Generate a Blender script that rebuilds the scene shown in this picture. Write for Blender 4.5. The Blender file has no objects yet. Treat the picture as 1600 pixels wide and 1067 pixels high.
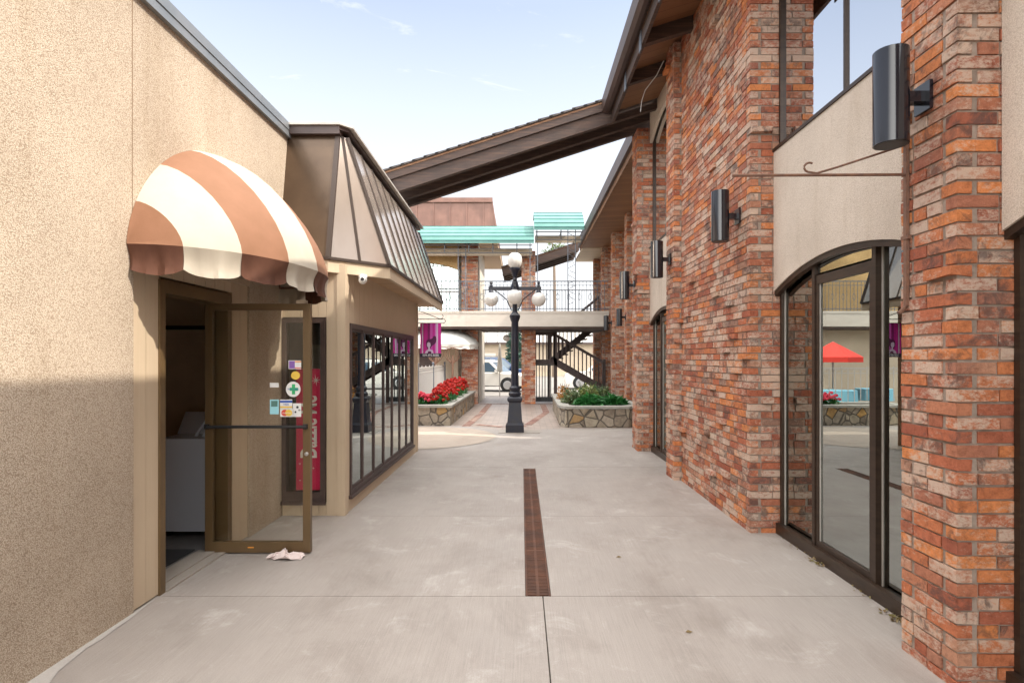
import bpy, math, random
from mathutils import Vector, Matrix, noise
random.seed(7)
R = math.radians
scene = bpy.context.scene
col = scene.collection

# ------------------------------------------------------------------ camera
cam_d = bpy.data.cameras.new('camera'); cam = bpy.data.objects.new('camera', cam_d); col.objects.link(cam)
cam.location = (0, 0, 1.64); cam.rotation_euler = (R(90), 0, 0)
cam_d.sensor_width = 36; cam_d.lens = 36*900/1600
cam_d.shift_x = -15/1600; cam_d.shift_y = 26.5/1600
cam_d.clip_start = 0.05; cam_d.clip_end = 2000
scene.camera = cam

# ------------------------------------------------------------------ sky and sun
SUN = Vector((1, -0.35, 1.15)).normalized()
el = math.asin(SUN.z); az = math.atan2(SUN.x, SUN.y)
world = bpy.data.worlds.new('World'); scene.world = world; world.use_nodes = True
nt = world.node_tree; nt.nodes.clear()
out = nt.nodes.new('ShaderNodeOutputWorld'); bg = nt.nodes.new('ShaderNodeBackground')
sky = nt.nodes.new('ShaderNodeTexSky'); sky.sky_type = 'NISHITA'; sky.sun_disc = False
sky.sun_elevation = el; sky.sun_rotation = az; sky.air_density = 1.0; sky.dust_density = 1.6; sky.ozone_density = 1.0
tc = nt.nodes.new('ShaderNodeTexCoord')
mp = nt.nodes.new('ShaderNodeMapping'); mp.inputs['Scale'].default_value = (1.4, 1.0, 4.6); mp.inputs['Rotation'].default_value = (0.1, 0.5, 0.3)
n1 = nt.nodes.new('ShaderNodeTexNoise'); n1.inputs['Scale'].default_value = 3.4; n1.inputs['Detail'].default_value = 9; n1.inputs['Roughness'].default_value = 0.66; n1.inputs['Distortion'].default_value = 0.7
rp = nt.nodes.new('ShaderNodeValToRGB'); rp.color_ramp.elements[0].position = 0.44; rp.color_ramp.elements[1].position = 0.68
rp.color_ramp.elements[0].color = (0, 0, 0, 1); rp.color_ramp.elements[1].color = (0.7, 0.7, 0.7, 1)
sep = nt.nodes.new('ShaderNodeSeparateXYZ')
hz = nt.nodes.new('ShaderNodeMapRange'); hz.inputs['From Min'].default_value = 0.52; hz.inputs['From Max'].default_value = 0.12; hz.inputs['To Min'].default_value = 0.34; hz.inputs['To Max'].default_value = 1.0
mx = nt.nodes.new('ShaderNodeMath'); mx.operation = 'MAXIMUM'
mix = nt.nodes.new('ShaderNodeMixRGB'); mix.inputs['Color2'].default_value = (4.5, 4.55, 4.65, 1)
# extra brightness added to the unseen sky overhead and behind camera, filling the shade
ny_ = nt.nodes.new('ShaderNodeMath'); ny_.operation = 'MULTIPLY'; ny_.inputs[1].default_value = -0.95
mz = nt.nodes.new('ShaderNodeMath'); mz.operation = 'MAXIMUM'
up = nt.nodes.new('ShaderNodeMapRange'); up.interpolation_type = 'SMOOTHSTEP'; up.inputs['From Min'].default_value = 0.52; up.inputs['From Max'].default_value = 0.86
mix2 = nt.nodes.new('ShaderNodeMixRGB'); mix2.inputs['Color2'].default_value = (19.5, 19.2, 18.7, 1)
L = nt.links.new
L(tc.outputs['Generated'], mp.inputs['Vector']); L(mp.outputs[0], n1.inputs['Vector']); L(n1.outputs['Fac'], rp.inputs['Fac'])
L(tc.outputs['Generated'], sep.inputs[0]); L(sep.outputs['Z'], hz.inputs['Value'])
L(rp.outputs['Color'], mx.inputs[0]); L(hz.outputs[0], mx.inputs[1]); L(mx.outputs[0], mix.inputs['Fac'])
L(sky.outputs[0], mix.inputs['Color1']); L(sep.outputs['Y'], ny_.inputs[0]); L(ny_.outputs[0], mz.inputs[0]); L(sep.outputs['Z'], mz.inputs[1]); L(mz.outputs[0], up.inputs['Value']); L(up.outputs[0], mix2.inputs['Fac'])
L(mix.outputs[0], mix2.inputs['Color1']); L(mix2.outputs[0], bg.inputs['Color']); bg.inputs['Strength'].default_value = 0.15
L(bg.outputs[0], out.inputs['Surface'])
sd = bpy.data.lights.new('sun', 'SUN'); sd.energy = 2.9; sd.angle = R(0.5); sd.color = (1.0, 0.93, 0.82)
sun = bpy.data.objects.new('sun', sd); col.objects.link(sun); sun.location = (20, -7, 25)
sun.rotation_euler = SUN.to_track_quat('Z', 'Y').to_euler()
scene.view_settings.view_transform = 'Standard'; scene.view_settings.look = 'None'
scene.view_settings.gamma = 1; scene.view_settings.exposure = 0.95
scene.cycles.max_bounces = 8; scene.cycles.diffuse_bounces = 5; scene.cycles.transparent_max_bounces = 16

# ------------------------------------------------------------------ materials
def newmat(name):
    m = bpy.data.materials.new(name); m.use_nodes = True
    return m, m.node_tree, m.node_tree.nodes['Principled BSDF']
def mat(name, c, rough=0.6, c2=None, scale=4, detail=6, bump=0, bscale=40, metal=0, stretch=None, spec=0.5, lo=0.35, hi=0.65):
    m, t, p = newmat(name)
    p.inputs['Base Color'].default_value = (*c, 1); p.inputs['Roughness'].default_value = rough; p.inputs['Metallic'].default_value = metal
    p.inputs['Specular IOR Level'].default_value = spec
    tcn = t.nodes.new('ShaderNodeTexCoord'); v = tcn.outputs['Object']
    if stretch:
        mpn = t.nodes.new('ShaderNodeMapping'); mpn.inputs['Scale'].default_value = stretch; t.links.new(v, mpn.inputs[0]); v = mpn.outputs[0]
    if c2:
        n = t.nodes.new('ShaderNodeTexNoise'); n.inputs['Scale'].default_value = scale; n.inputs['Detail'].default_value = detail; n.inputs['Roughness'].default_value = 0.6
        t.links.new(v, n.inputs['Vector'])
        r = t.nodes.new('ShaderNodeValToRGB'); r.color_ramp.elements[0].position = lo; r.color_ramp.elements[1].position = hi
        r.color_ramp.elements[0].color = (*c, 1); r.color_ramp.elements[1].color = (*c2, 1)
        t.links.new(n.outputs['Fac'], r.inputs[0]); t.links.new(r.outputs[0], p.inputs['Base Color'])
    if bump:
        n2 = t.nodes.new('ShaderNodeTexNoise'); n2.inputs['Scale'].default_value = bscale; n2.inputs['Detail'].default_value = 5
        t.links.new(v, n2.inputs['Vector'])
        b = t.nodes.new('ShaderNodeBump'); b.inputs['Strength'].default_value = bump; b.inputs['Distance'].default_value = 0.01
        t.links.new(n2.outputs['Fac'], b.inputs['Height']); t.links.new(b.outputs[0], p.inputs['Normal'])
    return m
def node(t, k, **kw):
    n = t.nodes.new(k)
    for a, b in kw.items(): setattr(n, a, b)
    return n
def ramp(t, fac, stops, interp='LINEAR'):
    r = t.nodes.new('ShaderNodeValToRGB'); r.color_ramp.interpolation = interp
    e = r.color_ramp.elements
    while len(e) < len(stops): e.new(0.5)
    for i, (p, c) in enumerate(stops): e[i].position = p; e[i].color = (*c, 1) if len(c) == 3 else c
    t.links.new(fac, r.inputs[0]); return r.outputs[0]
def noise_n(t, v, s, d=5, rough=0.6, dist=0):
    n = t.nodes.new('ShaderNodeTexNoise'); n.inputs['Scale'].default_value = s; n.inputs['Detail'].default_value = d; n.inputs['Roughness'].default_value = rough
    n.inputs['Distortion'].default_value = dist
    if v is not None: t.links.new(v, n.inputs['Vector'])
    return n.outputs['Fac']
def mixc(t, f, a, b, mode='MIX'):
    n = t.nodes.new('ShaderNodeMixRGB'); n.blend_type = mode
    for i, x in ((0, f), (1, a), (2, b)):
        if isinstance(x, (int, float)): n.inputs[i].default_value = x
        elif isinstance(x, tuple): n.inputs[i].default_value = (*x, 1)
        else: t.links.new(x, n.inputs[i])
    return n.outputs[0]
def mathn(t, op, a, b=None):
    n = t.nodes.new('ShaderNodeMath'); n.operation = op
    for i, x in ((0, a), (1, b)):
        if x is None: continue
        if isinstance(x, (int, float)): n.inputs[i].default_value = x
        else: t.links.new(x, n.inputs[i])
    return n.outputs[0]
def mapping(t, v, sc):
    m = t.nodes.new('ShaderNodeMapping'); m.inputs['Scale'].default_value = sc; t.links.new(v, m.inputs[0]); return m.outputs[0]
def bumpn(t, h, p, s=0.5, d=0.01):
    b = t.nodes.new('ShaderNodeBump'); b.inputs['Strength'].default_value = s; b.inputs['Distance'].default_value = d
    t.links.new(h, b.inputs['Height']); t.links.new(b.outputs[0], p.inputs['Normal'])

def stucco(name, base, dark, light, scale=95):
    m, t, p = newmat(name); v = node(t, 'ShaderNodeTexCoord').outputs['Object']
    vo = node(t, 'ShaderNodeTexVoronoi'); vo.inputs['Scale'].default_value = scale; t.links.new(v, vo.inputs['Vector'])
    fine = noise_n(t, v, scale*1.0, 4, 0.7)
    pebble = mathn(t, 'ADD', mathn(t, 'MULTIPLY', vo.outputs['Distance'], 0.5), mathn(t, 'MULTIPLY', fine, 0.9))
    c = ramp(t, pebble, [(0.42, light), (0.62, base), (0.86, dark)])
    big = ramp(t, noise_n(t, v, 0.9, 5, 0.6), [(0.35, (1.08, 1.07, 1.05)), (0.7, (0.86, 0.84, 0.81))])
    streak = ramp(t, noise_n(t, mapping(t, v, (3, 3, 0.35)), 1.6, 5, 0.65), [(0.52, (1, 1, 1)), (0.75, (0.86, 0.83, 0.78))])
    c = mixc(t, 1, c, big, 'MULTIPLY'); c = mixc(t, 0.8, c, streak, 'MULTIPLY')
    t.links.new(c, p.inputs['Base Color']); p.inputs['Roughness'].default_value = 0.95; p.inputs['Specular IOR Level'].default_value = 0.15
    inv = mathn(t, 'SUBTRACT', 1, pebble); bumpn(t, inv, p, 0.6, 0.008)
    return m
M = {}
M['stucco_tan'] = stucco('tan_pebble_stucco', (0.535, 0.45, 0.36), (0.33, 0.255, 0.19), (0.65, 0.565, 0.47), 150)
M['stucco_pale'] = stucco('pale_stucco', (0.66, 0.58, 0.50), (0.52, 0.44, 0.37), (0.72, 0.66, 0.59), 170)
M['stucco_gold'] = stucco('golden_stucco', (0.50, 0.34, 0.17), (0.38, 0.24, 0.11), (0.60, 0.43, 0.24), 60)

def brick_mat():
    m, t, p = newmat('tumbled_brick')
    at = node(t, 'ShaderNodeAttribute', attribute_name='tint'); sp = node(t, 'ShaderNodeSeparateXYZ'); t.links.new(at.outputs['Vector'], sp.inputs[0])
    v = node(t, 'ShaderNodeTexCoord').outputs['Object']
    cl = mathn(t, 'MULTIPLY', mathn(t, 'SUBTRACT', noise_n(t, v, 0.9, 3, 0.5), 0.5), 0.5)
    c = ramp(t, mathn(t, 'ADD', mathn(t, 'MULTIPLY', sp.outputs['X'], 0.97), cl), [(0.0, (0.58, 0.21, 0.075)), (0.18, (0.48, 0.165, 0.07)), (0.36, (0.41, 0.13, 0.068)), (0.52, (0.30, 0.092, 0.055)),
                                  (0.66, (0.44, 0.18, 0.10)), (0.78, (0.31, 0.12, 0.08)), (0.88, (0.45, 0.23, 0.145)), (0.96, (0.20, 0.12, 0.095)), (1.0, (0.46, 0.31, 0.22))])
    c = mixc(t, 1, c, ramp(t, noise_n(t, v, 24, 7, 0.8), [(0.3, (0.55, 0.50, 0.48)), (0.5, (1, 1, 1)), (0.72, (1.3, 1.3, 1.3))]), 'MULTIPLY')
    # old whitewash / mortar smears, per brick amount
    sm = mathn(t, 'ADD', mathn(t, 'ADD', mathn(t, 'MULTIPLY', noise_n(t, mapping(t, v, (1, 1, 1.8)), 26, 8, 0.8, 0.2), 0.6), mathn(t, 'MULTIPLY', noise_n(t, v, 3.5, 4, 0.6), 0.4)), mathn(t, 'MULTIPLY', mathn(t, 'SUBTRACT', sp.outputs['Y'], 0.5), 0.17))
    f = ramp(t, sm, [(0.485, (0, 0, 0)), (0.575, (0.8, 0.8, 0.8))])
    c = mixc(t, f, c, (0.56, 0.44, 0.35))
    dk = mathn(t, 'ADD', noise_n(t, v, 9, 6, 0.75, 0.8), mathn(t, 'MULTIPLY', mathn(t, 'SUBTRACT', sp.outputs['Z'], 0.5), 0.3))
    c = mixc(t, ramp(t, dk, [(0.58, (0, 0, 0)), (0.72, (0.75, 0.75, 0.75))]), c, (0.085, 0.06, 0.055))
    t.links.new(c, p.inputs['Base Color']); p.inputs['Roughness'].default_value = 0.88; p.inputs['Specular IOR Level'].default_value = 0.25
    bumpn(t, noise_n(t, v, 60, 6, 0.75), p, 0.8, 0.012)
    return m
M['brick'] = brick_mat()
_b = M['brick'].copy(); _b.name = 'worn_paving_brick'; M['brick_floor'] = _b
for n_ in _b.node_tree.nodes:
    if n_.type == 'VALTORGB' and len(n_.color_ramp.elements) > 5:
        for e_ in n_.color_ramp.elements: c_ = e_.color; g_ = (c_[0]+c_[1]+c_[2])/3; e_.color = tuple(0.45*x+0.40*g_ for x in c_[:3])+(1,)
M['mortar'] = mat('grey_mortar', (0.22, 0.17, 0.135), 0.95, (0.36, 0.29, 0.24), 9, bump=0.5, bscale=90)

def concrete(name, a, b, pale, dark, striate=True):
    m, t, p = newmat(name); v = node(t, 'ShaderNodeTexCoord').outputs['Object']
    c = mixc(t, noise_n(t, v, 0.9, 7, 0.6), a, b)
    c = mixc(t, ramp(t, noise_n(t, v, 2.3, 9, 0.75, 0.6), [(0.55, (0, 0, 0)), (0.74, (0.7, 0.7, 0.7))]), c, pale)
    c = mixc(t, ramp(t, noise_n(t, mapping(t, v, (1, 0.6, 1)), 1.4, 8, 0.7, 0.3), [(0.5, (0, 0, 0)), (0.74, (0.65, 0.65, 0.65))]), c, dark)
    fine = noise_n(t, v, 160, 3, 0.7)
    c = mixc(t, 1, c, ramp(t, fine, [(0.3, (0.86, 0.86, 0.86)), (0.7, (1.1, 1.1, 1.1))]), 'MULTIPLY')
    if striate:
        st = noise_n(t, mapping(t, v, (55, 1.2, 1)), 2.2, 4, 0.75)
        c = mixc(t, 1, c, ramp(t, st, [(0.3, (0.86, 0.86, 0.86)), (0.7, (1.08, 1.08, 1.08))]), 'MULTIPLY')
        bumpn(t, mathn(t, 'ADD', st, mathn(t, 'MULTIPLY', fine, 0.5)), p, 0.25, 0.004)
    else: bumpn(t, fine, p, 0.3, 0.004)
    # little pits and specks
    vo = node(t, 'ShaderNodeTexVoronoi'); vo.inputs['Scale'].default_value = 9; t.links.new(v, vo.inputs['Vector'])
    c = mixc(t, ramp(t, vo.outputs['Distance'], [(0.015, (0.6, 0.6, 0.6)), (0.035, (0, 0, 0))]), c, (0.12, 0.09, 0.07))
    t.links.new(c, p.inputs['Base Color'])
    t.links.new(ramp(t, noise_n(t, v, 1.7, 5), [(0.3, (0.42,)*3), (0.7, (0.72,)*3)]), p.inputs['Roughness'])
    p.inputs['Specular IOR Level'].default_value = 0.45
    return m
M['concrete'] = concrete('alley_concrete', (0.275, 0.238, 0.212), (0.375, 0.335, 0.305), (0.52, 0.485, 0.455), (0.19, 0.155, 0.132))
M['concrete_dark'] = concrete('patio_concrete', (0.36, 0.285, 0.225), (0.40, 0.33, 0.27), (0.50, 0.43, 0.36), (0.28, 0.22, 0.17), False)
M['concrete_bare'] = concrete('old_concrete', (0.30, 0.26, 0.22), (0.36, 0.32, 0.28), (0.45, 0.41, 0.37), (0.20, 0.17, 0.14), False)
M['concrete_pale'] = concrete('pale_cement_wash', (0.40, 0.37, 0.34), (0.46, 0.43, 0.40), (0.54, 0.51, 0.48), (0.32, 0.28, 0.25), False)
M['joint'] = mat('joint_grit', (0.05, 0.04, 0.033), 0.95, (0.10, 0.08, 0.06), 30)
def paver_mat():
    m, t, p = newmat('courtyard_pavers'); v = node(t, 'ShaderNodeTexCoord').outputs['Object']
    b = node(t, 'ShaderNodeTexBrick'); b.inputs['Scale'].default_value = 1; b.inputs['Brick Width'].default_value = 0.3; b.inputs['Row Height'].default_value = 0.15
    b.inputs['Mortar Size'].default_value = 0.008; b.inputs['Color1'].default_value = (0.37, 0.30, 0.255, 1); b.inputs['Color2'].default_value = (0.31, 0.25, 0.215, 1); b.inputs['Mortar'].default_value = (0.18, 0.14, 0.12, 1)
    t.links.new(v, b.inputs['Vector'])
    c = mixc(t, 1, b.outputs['Color'], ramp(t, noise_n(t, v, 3, 6), [(0.3, (0.8, 0.8, 0.8)), (0.7, (1.2, 1.2, 1.2))]), 'MULTIPLY')
    t.links.new(c, p.inputs['Base Color']); p.inputs['Roughness'].default_value = 0.42
    return m
M['pavers'] = paver_mat()
def siding_mat(name, c, c2, pitch=0.2, groove=(0.5, 0.5, 0.5)):
    m, t, p = newmat(name); v = node(t, 'ShaderNodeTexCoord').outputs['Object']
    st = noise_n(t, mapping(t, v, (40, 40, 1.2)), 1.5, 5, 0.7)
    cc = mixc(t, st, c, c2)
    cc = mixc(t, ramp(t, noise_n(t, v, 1.1, 5), [(0.4, (0, 0, 0)), (0.75, (0.35, 0.35, 0.35))]), cc, tuple(x*0.72 for x in c))
    t.links.new(cc, p.inputs['Base Color']); p.inputs['Roughness'].default_value = 0.7
    bumpn(t, st, p, 0.35, 0.004); return m
M['siding'] = siding_mat('tan_painted_siding', (0.49, 0.38, 0.26), (0.58, 0.46, 0.33))
M['groove'] = mat('siding_groove', (0.20, 0.13, 0.075), 0.9)
M['bronze'] = mat('bronze_aluminium', (0.034, 0.021, 0.015), 0.4, (0.055, 0.034, 0.022), 6, metal=0.3, stretch=(1, 1, 6))
M['bronze_gold'] = mat('worn_bronze_door', (0.16, 0.10, 0.045), 0.36, (0.125, 0.08, 0.038), 1.5, metal=0.25)
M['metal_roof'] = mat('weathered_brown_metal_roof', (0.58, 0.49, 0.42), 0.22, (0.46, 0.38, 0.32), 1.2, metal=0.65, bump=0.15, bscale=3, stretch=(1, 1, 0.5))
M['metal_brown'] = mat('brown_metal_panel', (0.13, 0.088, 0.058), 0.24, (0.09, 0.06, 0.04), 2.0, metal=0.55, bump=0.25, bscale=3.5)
M['roof_copper'] = mat('red_brown_seamed_roof', (0.14, 0.068, 0.05), 0.45, (0.19, 0.095, 0.07), 3, metal=0.2)
M['seam'] = mat('dark_roof_seam', (0.055, 0.038, 0.03), 0.45, metal=0.3)
M['trim_dark'] = mat('dark_brown_fascia', (0.045, 0.027, 0.024), 0.5, (0.07, 0.043, 0.036), 6, stretch=(1, 0.2, 1))
M['coping'] = mat('grey_metal_coping', (0.20, 0.22, 0.235), 0.45, (0.25, 0.26, 0.27), 3, metal=0.4)
M['coping_pale'] = mat('pale_metal_cap', (0.45, 0.42, 0.38), 0.5, (0.35, 0.32, 0.29), 5)
def timber_mat(name, c, c2, c3):
    m, t, p = newmat(name); v = node(t, 'ShaderNodeTexCoord').outputs['Object']
    g = noise_n(t, mapping(t, v, (0.7, 9, 14)), 2.4, 7, 0.7)
    cc = ramp(t, g, [(0.3, c), (0.5, c2), (0.75, c3)])
    cc = mixc(t, 1, cc, ramp(t, noise_n(t, v, 1.5, 5), [(0.3, (0.75, 0.75, 0.75)), (0.7, (1.25, 1.25, 1.25))]), 'MULTIPLY')
    t.links.new(cc, p.inputs['Base Color']); p.inputs['Roughness'].default_value = 0.72; bumpn(t, g, p, 0.4, 0.008); return m
M['timber'] = timber_mat('weathered_dark_timber', (0.026, 0.016, 0.014), (0.05, 0.029, 0.022), (0.115, 0.062, 0.04))
M['timber_warm'] = timber_mat('weathered_orange_timber', (0.10, 0.055, 0.035), (0.20, 0.10, 0.05), (0.36, 0.2, 0.11))
def plank_mat(name, c, c2, pitch):
    m, t, p = newmat(name); v = node(t, 'ShaderNodeTexCoord').outputs['Object']
    s = node(t, 'ShaderNodeSeparateXYZ'); t.links.new(v, s.inputs[0])
    yy = mathn(t, 'DIVIDE', s.outputs['Y'], pitch); fl = mathn(t, 'FLOOR', yy); fr = mathn(t, 'FRACT', yy)
    w = node(t, 'ShaderNodeTexWhiteNoise', noise_dimensions='1D'); t.links.new(fl, w.inputs['W'])
    g = noise_n(t, mapping(t, v, (1.2, 22, 1)), 1.8, 6, 0.65)
    cc = mixc(t, mathn(t, 'ADD', mathn(t, 'MULTIPLY', w.outputs['Value'], 0.6), mathn(t, 'MULTIPLY', g, 0.4)), c, c2)
    cc = mixc(t, ramp(t, fr, [(0.0, (1, 1, 1)), (0.06, (0, 0, 0))]), cc, tuple(x*0.35 for x in c))
    t.links.new(cc, p.inputs['Base Color']); p.inputs['Roughness'].default_value = 0.6; return m
M['soffit_wood'] = plank_mat('orange_brown_soffit_boards', (0.17, 0.078, 0.036), (0.28, 0.14, 0.066), 0.19)
M['soffit_tan'] = plank_mat('tan_soffit_boards', (0.42, 0.27, 0.15), (0.46, 0.31, 0.18), 0.6)
M['soffit_pale'] = plank_mat('pale_soffit_boards', (0.46, 0.36, 0.25), (0.5, 0.40, 0.29), 0.6)
M['shingle'] = mat('dark_asphalt_shingle', (0.05, 0.045, 0.045), 0.9, (0.09, 0.075, 0.07), 14, bump=0.6, bscale=80)
M['black_gloss'] = mat('glossy_black_enamel', (0.012, 0.012, 0.017), 0.14, spec=0.7)
M['black'] = mat('black_iron', (0.02, 0.02, 0.022), 0.45)
M['iron_blue'] = mat('blue_black_painted_iron', (0.010, 0.013, 0.028), 0.35, (0.02, 0.018, 0.024), 8, spec=0.35)
M['iron_grey'] = mat('grey_wrought_iron', (0.10, 0.115, 0.14), 0.5)
M['iron_pale'] = mat('pale_grey_wrought_iron', (0.42, 0.40, 0.38), 0.5)
M['rust_iron'] = mat('rusty_brown_iron', (0.13, 0.07, 0.05), 0.7, (0.2, 0.1, 0.06), 30)
M['grate'] = mat('rusty_drain_grate', (0.055, 0.026, 0.018), 0.8, (0.13, 0.05, 0.024), 4, bump=0.4, bscale=60)
M['pit'] = mat('drain_pit', (0.008, 0.006, 0.005), 0.9)
M['teal'] = mat('teal_canvas', (0.075, 0.19, 0.17), 0.7, (0.10, 0.225, 0.20), 2)
M['teal_dark'] = mat('dark_teal_piping', (0.02, 0.11, 0.105), 0.7)
M['white'] = mat('white_paint', (0.78, 0.77, 0.74), 0.45)
M['plaster'] = mat('cream_plaster', (0.74, 0.68, 0.58), 0.85, (0.66, 0.6, 0.5), 3)
M['bridge'] = mat('pale_painted_panel', (0.50, 0.45, 0.39), 0.7, (0.44, 0.39, 0.335), 1.6, stretch=(1, 1, 2))
M['beige'] = mat('beige_facade', (0.50, 0.41, 0.31), 0.85, (0.44, 0.36, 0.27), 2)
M['washer'] = mat('white_enamel_appliance', (0.80, 0.85, 0.92), 0.22, spec=0.6)
M['dark_room'] = mat('dark_interior_wall', (0.42, 0.42, 0.38), 0.9, (0.34, 0.34, 0.31), 2)
M['laundry'] = mat('laundry_interior_wall', (0.60, 0.47, 0.33), 0.9, (0.48, 0.37, 0.26), 2)
M['pale_room'] = mat('shop_interior_wall', (0.55, 0.56, 0.60), 0.9, (0.45, 0.46, 0.5), 2)
M['floor_dark'] = mat('dark_interior_floor', (0.10, 0.095, 0.09), 0.35, (0.16, 0.15, 0.14), 12)
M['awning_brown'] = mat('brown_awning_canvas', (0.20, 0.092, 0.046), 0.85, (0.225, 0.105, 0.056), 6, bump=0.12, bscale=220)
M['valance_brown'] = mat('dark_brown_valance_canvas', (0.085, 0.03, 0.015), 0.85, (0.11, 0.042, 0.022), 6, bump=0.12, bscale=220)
M['awning_cream'] = mat('cream_awning_canvas', (0.44, 0.385, 0.31), 0.85, (0.40, 0.35, 0.28), 4, bump=0.12, bscale=220)
M['canvas_white'] = mat('white_canvas', (0.78, 0.77, 0.72), 0.8, (0.68, 0.67, 0.62), 3)
M['red_canvas'] = mat('red_canvas', (0.65, 0.04, 0.025), 0.75)
M['blue_cloth'] = mat('light_blue_cloth', (0.22, 0.50, 0.62), 0.85)
M['poster'] = mat('crimson_poster', (0.66, 0.014, 0.11), 0.42, (0.6, 0.012, 0.1), 2)
M['ink'] = mat('white_ink', (0.82, 0.80, 0.82), 0.6)
M['soil'] = mat('dark_soil', (0.045, 0.03, 0.02), 0.95, (0.08, 0.055, 0.035), 20, bump=0.8, bscale=40)
M['asphalt'] = mat('street_asphalt', (0.17, 0.155, 0.14), 0.9, (0.22, 0.2, 0.18), 2, bump=0.3, bscale=90)
M['ground'] = mat('dry_ground', (0.28, 0.24, 0.18), 0.95, (0.22, 0.2, 0.13), 0.05)
M['hill'] = mat('dry_grass_hill', (0.27, 0.27, 0.11), 0.95, (0.16, 0.20, 0.08), 0.03)
M['tyre'] = mat('black_rubber', (0.02, 0.02, 0.02), 0.85)
M['rim'] = mat('silver_rim', (0.55, 0.55, 0.56), 0.3, metal=0.8)
M['car_white'] = mat('white_car_paint', (0.72, 0.69, 0.63), 0.18, spec=0.7)
M['car_blue'] = mat('dark_blue_car_paint', (0.03, 0.06, 0.13), 0.18, spec=0.7)
M['car_glass'] = mat('tinted_car_glass', (0.05, 0.085, 0.12), 0.06, spec=0.9)
M['lamp_glass'] = mat('opal_glass_globe', (0.68, 0.65, 0.61), 0.25, spec=0.5)
M['zinc'] = mat('white_floodlight_case', (0.6, 0.66, 0.66), 0.35)
M['paper'] = mat('crumpled_white_cloth', (0.66, 0.55, 0.52), 0.9)
M['bark'] = mat('grey_bark', (0.12, 0.085, 0.06), 0.9, (0.2, 0.15, 0.11), 12, bump=0.6)
def leaf_mat(name, c, c2):
    m, t, p = newmat(name); at = node(t, 'ShaderNodeAttribute', attribute_name='tint'); sp = node(t, 'ShaderNodeSeparateXYZ'); t.links.new(at.outputs['Vector'], sp.inputs[0])
    t.links.new(mixc(t, sp.outputs['X'], c, c2), p.inputs['Base Color']); p.inputs['Roughness'].default_value = 0.5
    tr = node(t, 'ShaderNodeBsdfTranslucent'); t.links.new(mixc(t, sp.outputs['X'], c, c2), tr.inputs['Color'])
    ms = node(t, 'ShaderNodeMixShader'); ms.inputs[0].default_value = 0.3; o = t.nodes['Material Output']
    t.links.new(p.outputs[0], ms.inputs[1]); t.links.new(tr.outputs[0], ms.inputs[2]); t.links.new(ms.outputs[0], o.inputs['Surface']); return m
M['leaf'] = leaf_mat('mid_green_leaves', (0.02, 0.12, 0.03), (0.06, 0.24, 0.06))
M['leaf_grey'] = leaf_mat('grey_green_leaves', (0.07, 0.12, 0.05), (0.20, 0.25, 0.10))
M['leaf_yellow'] = leaf_mat('yellow_green_leaves', (0.14, 0.2, 0.05), (0.34, 0.34, 0.12))
M['leaf_orange'] = leaf_mat('orange_brown_leaves', (0.36, 0.14, 0.03), (0.5, 0.26, 0.05))
M['petal_red'] = leaf_mat('red_petals', (0.42, 0.006, 0.003), (0.58, 0.018, 0.006))
M['petal_pink'] = leaf_mat('pink_red_petals', (0.60, 0.03, 0.08), (0.72, 0.08, 0.12))
M['conifer'] = leaf_mat('blue_green_needles', (0.03, 0.08, 0.06), (0.08, 0.16, 0.12))
M['dry_leaf'] = leaf_mat('dry_brown_litter', (0.20, 0.12, 0.05), (0.22, 0.19, 0.07))
def stone_mat():
    m, t, p = newmat('flagstone_masonry'); v = node(t, 'ShaderNodeTexCoord').outputs['Object']
    v2 = mixc(t, 0.12, v, node(t, 'ShaderNodeTexNoise').outputs['Color'], 'ADD')
    nn = t.nodes[-1]
    vo = node(t, 'ShaderNodeTexVoronoi'); vo.inputs['Scale'].default_value = 4.2; t.links.new(v, vo.inputs['Vector'])
    ve = node(t, 'ShaderNodeTexVoronoi', feature='DISTANCE_TO_EDGE'); ve.inputs['Scale'].default_value = 4.2; t.links.new(v, ve.inputs['Vector'])
    s = node(t, 'ShaderNodeSeparateXYZ'); t.links.new(vo.outputs['Color'], s.inputs[0])
    c = ramp(t, s.outputs['X'], [(0, (0.30, 0.25, 0.19)), (0.25, (0.38, 0.32, 0.25)), (0.5, (0.24, 0.19, 0.14)), (0.7, (0.42, 0.36, 0.27)), (0.9, (0.30, 0.22, 0.14)), (1, (0.46, 0.27, 0.09))])
    c = mixc(t, 1, c, ramp(t, noise_n(t, v, 12, 6, 0.7), [(0.3, (0.7, 0.7, 0.7)), (0.7, (1.2, 1.2, 1.2))]), 'MULTIPLY')
    e = ramp(t, ve.outputs['Distance'], [(0.02, (0, 0, 0)), (0.07, (1, 1, 1))])
    c = mixc(t, e, (0.12, 0.10, 0.08), c)
    t.links.new(c, p.inputs['Base Color']); p.inputs['Roughness'].default_value = 0.85
    bumpn(t, mathn(t, 'ADD', e, mathn(t, 'MULTIPLY', noise_n(t, v, 20, 5), 0.4)), p, 0.8, 0.03); return m
M['stone'] = stone_mat()
M['stone_cap'] = mat('grey_cast_cap', (0.36, 0.34, 0.30), 0.7, (0.28, 0.27, 0.24), 5, bump=0.3, bscale=60)
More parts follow.
